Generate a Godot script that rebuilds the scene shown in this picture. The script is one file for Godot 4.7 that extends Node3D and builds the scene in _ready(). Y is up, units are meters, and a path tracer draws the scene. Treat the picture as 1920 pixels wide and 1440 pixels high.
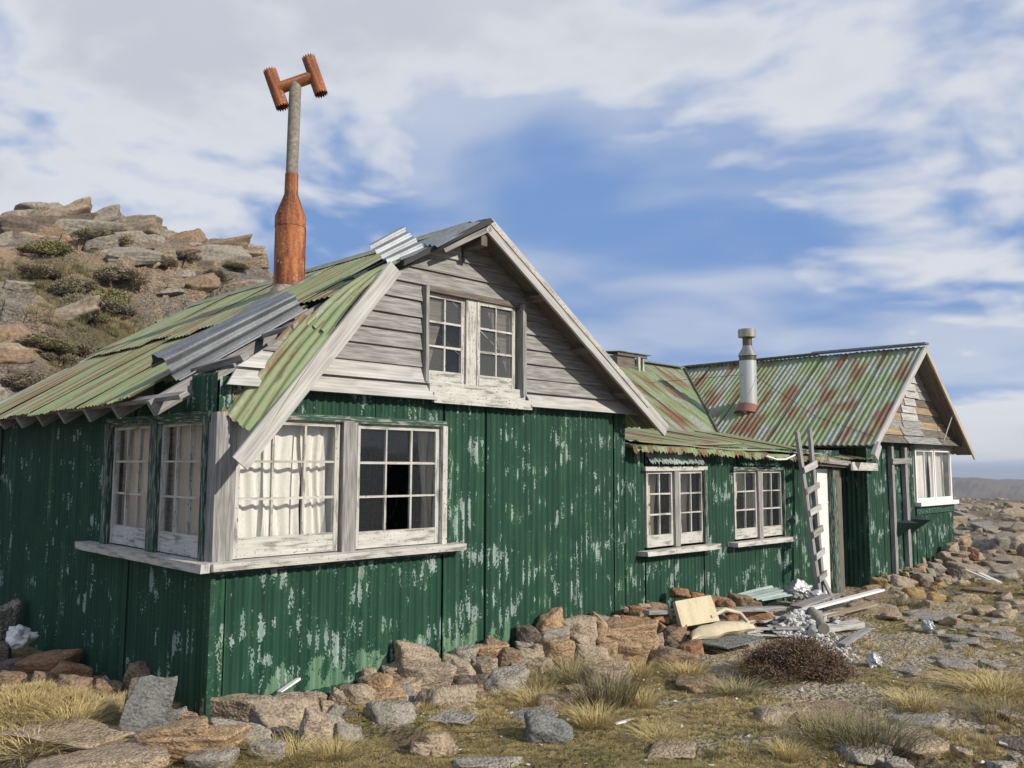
extends Node3D
# A derelict green corrugated-iron hut on a stony mountain plateau.

const PITCH_W := 0.0762
var M := {}
var T := {}
var counts := {}
var rng := RandomNumberGenerator.new()
var nz := FastNoiseLite.new()
var rock_meshes: Array = []

# ------------------------------------------------------------------ mesh builder
class MB:
	var v := PackedVector3Array()
	var n := PackedVector3Array()
	var t := PackedVector2Array()
	var c := PackedColorArray()
	var i := PackedInt32Array()
	func vert(p: Vector3, nn: Vector3, uv := Vector2.ZERO) -> int:
		v.append(p); n.append(nn); t.append(uv)
		return v.size() - 1
	# corners counter-clockwise seen from the front
	func quad(a: Vector3, b: Vector3, cc: Vector3, d: Vector3, ua := Vector2.ZERO, ub := Vector2.ZERO, uc := Vector2.ZERO, ud := Vector2.ZERO) -> void:
		var nn := (b - a).cross(cc - a)
		if nn.length_squared() < 1e-14:
			nn = (cc - a).cross(d - a)
		nn = nn.normalized()
		var k := v.size()
		vert(a, nn, ua); vert(b, nn, ub); vert(cc, nn, uc); vert(d, nn, ud)
		i.append_array([k, k + 2, k + 1, k, k + 3, k + 2])
	func tri(a: Vector3, b: Vector3, cc: Vector3) -> void:
		var nn := (b - a).cross(cc - a).normalized()
		var k := v.size()
		vert(a, nn, Vector2(a.x, a.y)); vert(b, nn, Vector2(b.x, b.y)); vert(cc, nn, Vector2(cc.x, cc.y))
		i.append_array([k, k + 2, k + 1])
	# box of eight corners: bottom 0-3, top 4-7, both counter-clockwise from above; l = length axis in uv
	func hexa(p: Array, uo: Vector2, lx: float, ly: float, lz: float) -> void:
		var s := Vector2(1.0, 4.0)
		var f := [[0, 3, 2, 1, lx, lz], [4, 5, 6, 7, lx, lz], [0, 1, 5, 4, lx, ly], [1, 2, 6, 5, lz, ly], [2, 3, 7, 6, lx, ly], [3, 0, 4, 7, lz, ly]]
		for q in f:
			var a: float = q[4]
			var b: float = q[5]
			var o := uo + Vector2(0, 0.37 * f.find(q))
			if q[0] == 0 and q[1] == 3:
				quad(p[0], p[3], p[2], p[1], o, o + Vector2(0, b) * s, o + Vector2(a, b) * s, o + Vector2(a, 0) * s)
			else:
				quad(p[q[0]], p[q[1]], p[q[2]], p[q[3]], o, o + Vector2(a, 0) * s, o + Vector2(a, b) * s, o + Vector2(0, b) * s)
	func done() -> ArrayMesh:
		var arr := []
		arr.resize(Mesh.ARRAY_MAX)
		arr[Mesh.ARRAY_VERTEX] = v
		arr[Mesh.ARRAY_NORMAL] = n
		arr[Mesh.ARRAY_TEX_UV] = t
		if c.size() == v.size():
			arr[Mesh.ARRAY_COLOR] = c
		arr[Mesh.ARRAY_INDEX] = i
		var m := ArrayMesh.new()
		m.add_surface_from_arrays(Mesh.PRIMITIVE_TRIANGLES, arr)
		return m

func rf(a: float, b: float) -> float:
	return rng.randf_range(a, b)

func nm(base: String) -> String:
	counts[base] = counts.get(base, -1) + 1
	return base if counts[base] == 0 else "%s_%03d" % [base, counts[base]]

func thing(called: String, label: String, cat: String, at := Vector3.ZERO, group := "") -> Node3D:
	var o := Node3D.new()
	o.name = nm(called)
	add_child(o)
	o.position = at
	tag(o, label, cat, group)
	return o

func tag(o: Node3D, label: String, cat: String, group := "") -> void:
	o.set_meta("label", label)
	o.set_meta("category", cat)
	if group != "":
		o.set_meta("group", group)

func part(parent: Node3D, called: String, mesh: Mesh, m: Material) -> MeshInstance3D:
	var o := MeshInstance3D.new()
	o.name = called
	o.mesh = mesh
	o.material_override = m
	parent.add_child(o, true)
	return o

func sub(parent: Node3D, called: String) -> Node3D:
	var o := Node3D.new()
	o.name = called
	parent.add_child(o, true)
	return o

func one(called: String, mesh: Mesh, m: Material, label: String, cat: String, group := "", at := Vector3.ZERO) -> MeshInstance3D:
	var o := MeshInstance3D.new()
	o.name = nm(called)
	o.mesh = mesh
	o.material_override = m
	add_child(o)
	o.position = at
	tag(o, label, cat, group)
	return o

func structure(called: String, mesh: Mesh, m: Material) -> MeshInstance3D:
	var o := MeshInstance3D.new()
	o.name = nm(called)
	o.mesh = mesh
	o.material_override = m
	o.set_meta("kind", "structure")
	add_child(o)
	return o

# ------------------------------------------------------------------ shapes
# a timber from a to b: w along `side`, t across; jit = unevenness of the corners
func timber(mb: MB, a: Vector3, b: Vector3, side: Vector3, w: float, t: float, jit := 0.0) -> void:
	var d := (b - a).normalized()
	var s := (side - d * side.dot(d)).normalized()
	var u := s.cross(d).normalized()
	var l := a.distance_to(b)
	var p := []
	for q in [[a, -1, -1], [b, -1, -1], [b, -1, 1], [a, -1, 1], [a, 1, -1], [b, 1, -1], [b, 1, 1], [a, 1, 1]]:
		var e: Vector3 = q[0]
		# y of the box = thickness u, z = width s
		p.append(e + u * (t * 0.5 * q[1]) - s * (w * 0.5 * q[2]) + Vector3(rf(-jit, jit), rf(-jit, jit), rf(-jit, jit)))
	# orientation check: make it right-handed
	if (p[1] - p[0]).cross(p[3] - p[0]).dot(p[4] - p[0]) < 0.0:
		p = [p[3], p[2], p[1], p[0], p[7], p[6], p[5], p[4]]
	# seen from above (top = 4..7) the ring must run counter-clockwise
	mb.hexa(p, Vector2(rf(0, 3), rf(0, 1)), l, t, w)

func plank(a: Vector3, b: Vector3, side: Vector3, w: float, t: float, jit := 0.0) -> ArrayMesh:
	var mb := MB.new()
	timber(mb, a, b, side, w, t, jit)
	return mb.done()

# a corrugated sheet over four corners: u runs across the ribs, v along them
func corr(p00: Vector3, p10: Vector3, p01: Vector3, p11: Vector3, uv0: Vector2, uv1: Vector2, dent := 0.004, bow := 0.0, ragged := 0.0, amp := 0.0105, pitch := PITCH_W) -> ArrayMesh:
	var mb := MB.new()
	var wu := p00.distance_to(p10)
	var lv := maxf(p00.distance_to(p01), p10.distance_to(p11))
	var nu := maxi(4, int(round(wu / pitch * 7.0)))
	var nv := clampi(int(lv / 0.22), 2, 14)
	var ph := rf(0, TAU) * 0.0
	var ox := rf(-50, 50)
	var rag := PackedFloat32Array()
	for a in nu + 1:
		rag.append(rf(0, ragged))
	for b in nv + 1:
		var fv := float(b) / nv
		for a in nu + 1:
			var fu := float(a) / nu
			var v2 := fv
			if ragged > 0.0 and b == nv:
				v2 = fv - rag[a] / lv
			var e0 := p00.lerp(p10, fu)
			var e1 := p01.lerp(p11, fu)
			var du := (p10 - p00).lerp(p11 - p01, fv).normalized()
			var dv := (e1 - e0).normalized()
			var nn := du.cross(dv).normalized()
			var ang := TAU * fu * wu / pitch + ph
			var h := amp * cos(ang) + bow * 4.0 * fv * (1.0 - fv) + dent * nz.get_noise_3d(ox + fu * wu * 60.0, fv * lv * 60.0, 3.0)
			var nr := (nn + du * (amp * TAU / pitch * sin(ang))).normalized()
			mb.vert(e0.lerp(e1, v2) + nn * h, nr, Vector2(lerpf(uv0.x, uv1.x, fu), lerpf(uv0.y, uv1.y, v2)))
	for b in nv:
		for a in nu:
			var k := b * (nu + 1) + a
			# du x dv = nn, so k, k+1, k+nu+2, k+nu+1 is counter-clockwise
			mb.i.append_array([k, k + nu + 2, k + 1, k, k + nu + 1, k + nu + 2])
	return mb.done()

# a wall of separate sheets over rectangles [x0, x1, y0, y1] in the plane o + du*x + up*y, facing n
func iron_wall(parent: Node3D, o: Vector3, du: Vector3, n: Vector3, rects: Array, m: Material, tex: Vector2, sheet := 0.61, off := 0.1) -> void:
	for r in rects:
		var x: float = r[0]
		while x < r[1] - 0.01:
			var k: float = floor((x - off) / sheet + 1.001)
			var xe: float = minf(k * sheet + off, r[1])
			if r[1] - xe < 0.12:
				xe = r[1]
			var x2 := xe + (0.03 if xe < r[1] - 0.01 else 0.0)
			var lift := n * (0.004 * (int(k) % 2) + rf(0.0, 0.004))
			var a := o + du * x + Vector3.UP * float(r[2]) + lift
			var b := o + du * x2 + Vector3.UP * float(r[2]) + lift + n * rf(-0.002, 0.003)
			var h := Vector3.UP * (float(r[3]) - float(r[2]))
			var ua := Vector2(x / tex.x, 1.0 - float(r[2]) / tex.y)
			var ub := Vector2(x2 / tex.x, 1.0 - float(r[3]) / tex.y)
			var lean := du * rf(-0.004, 0.004)
			if du.cross(Vector3.UP).dot(n) > 0.0:
				part(parent, "wall_sheet", corr(a, b, a + h + lean, b + h + lean, ua, ub, 0.006), m)
			else:
				part(parent, "wall_sheet", corr(b, a, b + h + lean, a + h + lean, Vector2(ub.x, ua.y), Vector2(ua.x, ub.y), 0.006), m)
			x = xe

func tube(mb: MB, pts: Array, radii: Array, seg := 14, cap := true, vs := 1.0) -> void:
	var k0 := mb.v.size()
	var prev := Vector3.ZERO
	var vv := 0.0
	for j in pts.size():
		var d: Vector3 = (pts[mini(j + 1, pts.size() - 1)] - pts[maxi(j - 1, 0)]).normalized()
		var s := d.cross(Vector3.UP)
		if s.length() < 0.05:
			s = d.cross(Vector3.RIGHT)
		s = s.normalized()
		if prev != Vector3.ZERO:
			s = (prev - d * prev.dot(d)).normalized()
		prev = s
		var u := s.cross(d)
		if j > 0:
			vv += pts[j].distance_to(pts[j - 1])
		for a in seg + 1:
			var an := TAU * a / seg
			var nn := s * cos(an) + u * sin(an)
			mb.vert(pts[j] + nn * float(radii[j]), nn, Vector2(float(a) / seg, vv * vs))
	for j in pts.size() - 1:
		for a in seg:
			var k := k0 + j * (seg + 1) + a
			mb.i.append_array([k, k + 1, k + seg + 2, k, k + seg + 2, k + seg + 1])
	if cap:
		for e in [0, pts.size() - 1]:
			var d2: Vector3 = (pts[1] - pts[0]).normalized() * -1.0 if e == 0 else (pts[-1] - pts[-2]).normalized()
			var c0 := mb.vert(pts[e], d2, Vector2(0.5, 0.5))
			for a in seg:
				var p1: Vector3 = mb.v[k0 + e * (seg + 1) + a]
				var p2: Vector3 = mb.v[k0 + e * (seg + 1) + a + 1]
				var q1 := mb.vert(p1, d2)
				var q2 := mb.vert(p2, d2)
				if e == 0:
					mb.i.append_array([c0, q2, q1])
				else:
					mb.i.append_array([c0, q1, q2])

func tube_mesh(pts: Array, radii: Array, seg := 14, cap := true) -> ArrayMesh:
	var mb := MB.new()
	tube(mb, pts, radii, seg, cap)
	return mb.done()

# rock: sphere cut by random planes, weathered
func make_rock(sd: int, cuts: int, slab: bool, rough := 0.045, sharp := 22.0) -> ArrayMesh:
	var r := RandomNumberGenerator.new()
	r.seed = sd
	var pl := []
	for k in cuts:
		var n := Vector3(r.randf_range(-1, 1), r.randf_range(-1, 1), r.randf_range(-1, 1)).normalized()
		pl.append([n, r.randf_range(0.62, 0.98)])
	for n in [Vector3.UP, Vector3.DOWN, Vector3.RIGHT, Vector3.LEFT, Vector3.BACK, Vector3.FORWARD]:
		var q: Vector3 = n + Vector3(r.randf_range(-0.28, 0.28), r.randf_range(-0.28, 0.28), r.randf_range(-0.28, 0.28))
		if slab and absf(n.y) > 0.5:
			q = n + Vector3(r.randf_range(-0.1, 0.1), 0, r.randf_range(-0.1, 0.1))
		pl.append([q.normalized(), r.randf_range(0.7, 0.95) if not slab or absf(n.y) < 0.5 else 0.8])
	var mb := MB.new()
	var g := 15
	var idx := {}
	var faces := [[Vector3.RIGHT, Vector3.UP, Vector3.BACK], [Vector3.LEFT, Vector3.UP, Vector3.FORWARD], [Vector3.UP, Vector3.BACK, Vector3.RIGHT], [Vector3.DOWN, Vector3.FORWARD, Vector3.RIGHT], [Vector3.BACK, Vector3.UP, Vector3.LEFT], [Vector3.FORWARD, Vector3.UP, Vector3.RIGHT]]
	for f in faces:
		var loc := []
		for a in g + 1:
			for b in g + 1:
				var u := tan((float(a) / g - 0.5) * PI * 0.5)
				var w := tan((float(b) / g - 0.5) * PI * 0.5)
				var d: Vector3 = (f[0] + f[1] * u + f[2] * w).normalized()
				var key := Vector3i((d * 1000.0).round())
				if not idx.has(key):
					var s := 0.0
					for p in pl:
						var c: float = d.dot(p[0]) / p[1]
						if c > 0.05:
							s += pow(c, sharp)
					var rad := 1.0 / pow(s, 1.0 / sharp)
					rad *= 1.0 + rough * nz.get_noise_3dv(d * 130.0 + Vector3.ONE * sd * 17.0) * 2.0 + rough * 0.7 * nz.get_noise_3dv(d * 380.0 + Vector3.ONE * sd * 31.0)
					rad *= 1.0 + rough * 0.9 * cell.get_noise_3dv(d * rad * 190.0 + Vector3.ONE * sd * 13.0)
					idx[key] = mb.vert(d * rad, d)
				loc.append(idx[key])
		for a in g:
			for b in g:
				var k := a * (g + 1) + b
				var q := [loc[k], loc[k + g + 1], loc[k + g + 2], loc[k + 1]]
				var cr: Vector3 = (mb.v[q[1]] - mb.v[q[0]]).cross(mb.v[q[2]] - mb.v[q[0]])
				if cr.dot(mb.v[q[0]]) > 0.0:
					mb.i.append_array([q[0], q[2], q[1], q[0], q[3], q[2]])
				else:
					mb.i.append_array([q[0], q[1], q[2], q[0], q[2], q[3]])
	# normals from the faces, and the whole scaled to a half-metre box
	var acc := PackedVector3Array()
	acc.resize(mb.v.size())
	for k in range(0, mb.i.size(), 3):
		var fn: Vector3 = (mb.v[mb.i[k + 2]] - mb.v[mb.i[k]]).cross(mb.v[mb.i[k + 1]] - mb.v[mb.i[k]])
		for j in 3:
			acc[mb.i[k + j]] += fn
	var lo := Vector3.ONE * 9.0
	var hi := -lo
	for p in mb.v:
		lo = lo.min(p)
		hi = hi.max(p)
	for k in mb.v.size():
		mb.v[k] = (mb.v[k] - (lo + hi) * 0.5) / (hi - lo)
		mb.n[k] = acc[k].normalized()
	return mb.done()

# ------------------------------------------------------------------ textures
func noise_bytes(sd: int, w: int, h: int, freq: float, oct := 4, stretch := Vector2.ONE, type := FastNoiseLite.TYPE_SIMPLEX_SMOOTH) -> PackedByteArray:
	var f := FastNoiseLite.new()
	f.seed = sd
	f.noise_type = type
	f.frequency = freq
	f.fractal_octaves = oct
	var im: Image = f.get_seamless_image(maxi(8, int(w / stretch.x)), maxi(8, int(h / stretch.y)), false, false, 0.12)
	if im.get_width() != w or im.get_height() != h:
		im.resize(w, h, Image.INTERPOLATE_CUBIC)
	im.convert(Image.FORMAT_L8)
	return im.get_data()

func tex_of(w: int, h: int, d: PackedByteArray, mip := false) -> ImageTexture:
	return ImageTexture.create_from_image(Image.create_from_data(w, h, mip, Image.FORMAT_RGB8, d))

func s8(x: float) -> int:
	# linear reflectance to an sRGB byte
	var y := 12.92 * x if x < 0.0031308 else 1.055 * pow(x, 1.0 / 2.4) - 0.055
	return clampi(int(y * 255.0 + 0.5), 0, 255)

func ramp(stops: Array) -> PackedByteArray:
	# 256 rgb entries from [position, linear colour] stops
	var o := PackedByteArray()
	for k in 256:
		var x := k / 255.0
		var c: Color = stops[0][1]
		for j in stops.size() - 1:
			if x >= stops[j][0]:
				var f := clampf((x - stops[j][0]) / maxf(1e-5, stops[j + 1][0] - stops[j][0]), 0, 1)
				c = stops[j][1].lerp(stops[j + 1][1], f)
		o.append_array([s8(c.r), s8(c.g), s8(c.b)])
	return o

# green paint on iron, flaking to bare zinc along the crests of the ribs, more in some places than in others
func paint_tex(w: int, h: int, metres: Vector2, sd: int, amount: float, worn_foot: bool) -> ImageTexture:
	var fs := 1536.0 / w
	var a := noise_bytes(sd, w, h, 0.05 * fs, 4, Vector2(1, 5.0))
	var b := noise_bytes(sd + 1, w, h, 0.2 * fs, 3, Vector2(1, 1.7))
	var c := noise_bytes(sd + 2, w, h, 0.007 * fs, 4)
	var s := noise_bytes(sd + 3, w, h, 0.02 * fs, 4, Vector2(1, 30))
	var e := noise_bytes(sd + 4, w, h, 0.012 * fs, 4, Vector2(1, 1.4))
	var green := ramp([[0.0, Color(0.013, 0.044, 0.029)], [0.42, Color(0.017, 0.060, 0.038)], [0.62, Color(0.023, 0.076, 0.046)], [0.75, Color(0.038, 0.102, 0.05)], [1.0, Color(0.068, 0.13, 0.056)]])
	var zinc := ramp([[0.0, Color(0.17, 0.25, 0.22)], [1.0, Color(0.38, 0.44, 0.43)]])
	var pale := ramp([[0.0, Color(0.05, 0.13, 0.08)], [0.5, Color(0.12, 0.22, 0.14)], [1.0, Color(0.2, 0.3, 0.2)]])
	var out := PackedByteArray()
	out.resize(w * h * 3)
	var rib := PackedInt32Array()
	for x in w:
		rib.append(int(21.0 * cos(TAU * float(x) / w * metres.x / PITCH_W)) - 10)
	# where the front wall has flaked most: beside the window, low in the middle, and a patch to the right
	var place := PackedInt32Array()
	for y in 48:
		for x in 96:
			var q := Vector2(x / 96.0 * metres.x, (1.0 - y / 48.0) * metres.y)
			var v := -9.0
			for g in [[2.25, 1.5, 0.22, 0.6, 17.0], [2.45, 0.75, 0.33, 0.35, 27.0], [3.55, 1.1, 0.14, 0.14, 24.0], [3.4, 0.6, 0.5, 0.35, 13.0], [4.2, 1.3, 0.3, 0.8, 7.0], [0.9, 0.6, 0.8, 0.3, 4.0]]:
				v += g[4] * exp(-pow((q.x - g[0]) / g[2], 2.0) - pow((q.y - g[1]) / g[3], 2.0))
			place.append(int(v))
	var lim := int(255 * (1.0 - amount))
	for y in h:
		var up := 1.0 - float(y) / h
		for x in w:
			var k := y * w + x
			var sc: int = (a[k] * 5 + b[k] * 3 + (c[k] - 128) * 5) / 8 + rib[x]
			if worn_foot:
				sc += place[(y * 48 / h) * 96 + x * 96 / w]
			var p := k * 3
			if sc > lim or (b[k] > 218 and c[k] > 112):
				var z := e[k] * 3
				out[p] = zinc[z]; out[p + 1] = zinc[z + 1]; out[p + 2] = zinc[z + 2]
			else:
				var g := clampi((s[k] * 5 + b[k] + c[k] * 2) / 8, 0, 255) * 3
				if worn_foot and up < 0.16 and (e[k] + b[k] * 0.35 + s[k] * 0.3) > 150 + up * 1000.0 + (50.0 if x < w * 0.1 or x > w * 0.62 else 0.0):
					g = s[k] * 3
					out[p] = pale[g]; out[p + 1] = pale[g + 1]; out[p + 2] = pale[g + 2]
				else:
					out[p] = green[g]; out[p + 1] = green[g + 1]; out[p + 2] = green[g + 2]
	return tex_of(w, h, out)

# roof paint in a faded green with rust that runs down the slope (v)
func roof_tex(w: int, h: int, sd: int, rust: float, grey: float, fa := 0.02, run := 9.0) -> ImageTexture:
	var a := noise_bytes(sd, w, h, fa, 5, Vector2(1, run))
	var b := noise_bytes(sd + 1, w, h, 0.07, 4)
	var c := noise_bytes(sd + 2, w, h, 0.006, 3, Vector2(1, 2))
	var s := noise_bytes(sd + 3, w, h, 0.05, 3, Vector2(1, 14))
	var green := ramp([[0.0, Color(0.15, 0.205, 0.09)], [0.45, Color(0.222, 0.29, 0.14)], [0.7, Color(0.29, 0.33, 0.178)], [1.0, Color(0.37, 0.35, 0.225)]])
	var ru := ramp([[0.0, Color(0.105, 0.05, 0.027)], [0.5, Color(0.195, 0.092, 0.045)], [1.0, Color(0.30, 0.175, 0.095)]])
	var gr := ramp([[0.0, Color(0.17, 0.20, 0.165)], [0.5, Color(0.29, 0.32, 0.275)], [1.0, Color(0.42, 0.45, 0.42)]])
	var out := PackedByteArray()
	out.resize(w * h * 3)
	var lr := int(255 * (1.0 - rust))
	var lg := int(255 * (1.0 - grey))
	for k in w * h:
		var p := k * 3
		var r: int = (a[k] * 6 + b[k] * 2 + c[k] * 2) / 10
		var g := clampi((s[k] * 3 + b[k] * 2 + c[k] * 3) / 8, 0, 255) * 3
		var cr := green[g]
		var cg := green[g + 1]
		var cb := green[g + 2]
		var m: int = clampi(((s[k] * 4 + c[k] * 3 + b[k]) / 8 - lg) * 16 + 128, 0, 255)
		if m > 0:
			var z2 := b[k] * 3
			cr += (gr[z2] - cr) * m / 255
			cg += (gr[z2 + 1] - cg) * m / 255
			cb += (gr[z2 + 2] - cb) * m / 255
		m = clampi((r - lr) * 6 + 100, 0, 235)
		if m > 0:
			var z: int = clampi((b[k] + s[k]) / 2, 0, 255) * 3
			cr += (ru[z] - cr) * m / 255
			cg += (ru[z + 1] - cg) * m / 255
			cb += (ru[z + 2] - cb) * m / 255
		out[p] = cr; out[p + 1] = cg; out[p + 2] = cb
	return tex_of(w, h, out)

# generic: two noises looked up in a ramp, plus speckles
func ramp_tex(w: int, h: int, sd: int, f1: float, st1: Vector2, f2: float, st2: Vector2, mixing: float, stops: Array, specks := 0.0, speck := Color.WHITE, sf := 0.15) -> ImageTexture:
	var a := noise_bytes(sd, w, h, f1, 5, st1)
	var b := noise_bytes(sd + 1, w, h, f2, 4, st2)
	var c := noise_bytes(sd + 2, w, h, sf, 2) if specks > 0.0 else a
	var cl := noise_bytes(sd + 5, w, h, 0.02, 3) if specks > 0.0 else a
	var rp := ramp(stops)
	var out := PackedByteArray()
	out.resize(w * h * 3)
	var i1 := int(mixing * 256)
	var i2 := 256 - i1
	var lim := int(255 * (1.0 - specks))
	var sr := s8(speck.r)
	var sg := s8(speck.g)
	var sb := s8(speck.b)
	for k in w * h:
		var p := k * 3
		if specks > 0.0 and (c[k] * 2 + cl[k]) / 3 > lim:
			out[p] = sr; out[p + 1] = sg; out[p + 2] = sb
		else:
			var z: int = ((a[k] * i1 + b[k] * i2) >> 8) * 3
			out[p] = rp[z]; out[p + 1] = rp[z + 1]; out[p + 2] = rp[z + 2]
	return tex_of(w, h, out)

func normal_tex(sd: int, w: int, h: int, freq: float, stretch: Vector2, strength: float, oct := 5) -> ImageTexture:
	var im := Image.create_from_data(w, h, false, Image.FORMAT_L8, noise_bytes(sd, w, h, freq, oct, stretch))
	im.convert(Image.FORMAT_RGBA8)
	im.bump_map_to_normal_map(strength)
	return ImageTexture.create_from_image(im)

func mat(col: Color, rough := 0.85, tex: Texture2D = null, metal := 0.0) -> StandardMaterial3D:
	var m := StandardMaterial3D.new()
	m.albedo_color = col
	m.roughness = rough
	m.metallic = metal
	if tex:
		m.albedo_texture = tex
	return m

func lin(r: float, g: float, b: float) -> Color:
	return Color(r, g, b).linear_to_srgb()

func tri_mat(m: StandardMaterial3D, scale: float, world := true) -> StandardMaterial3D:
	m.uv1_triplanar = true
	m.uv1_world_triplanar = world
	m.uv1_scale = Vector3.ONE * scale
	m.uv1_triplanar_sharpness = 4.0
	return m

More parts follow.
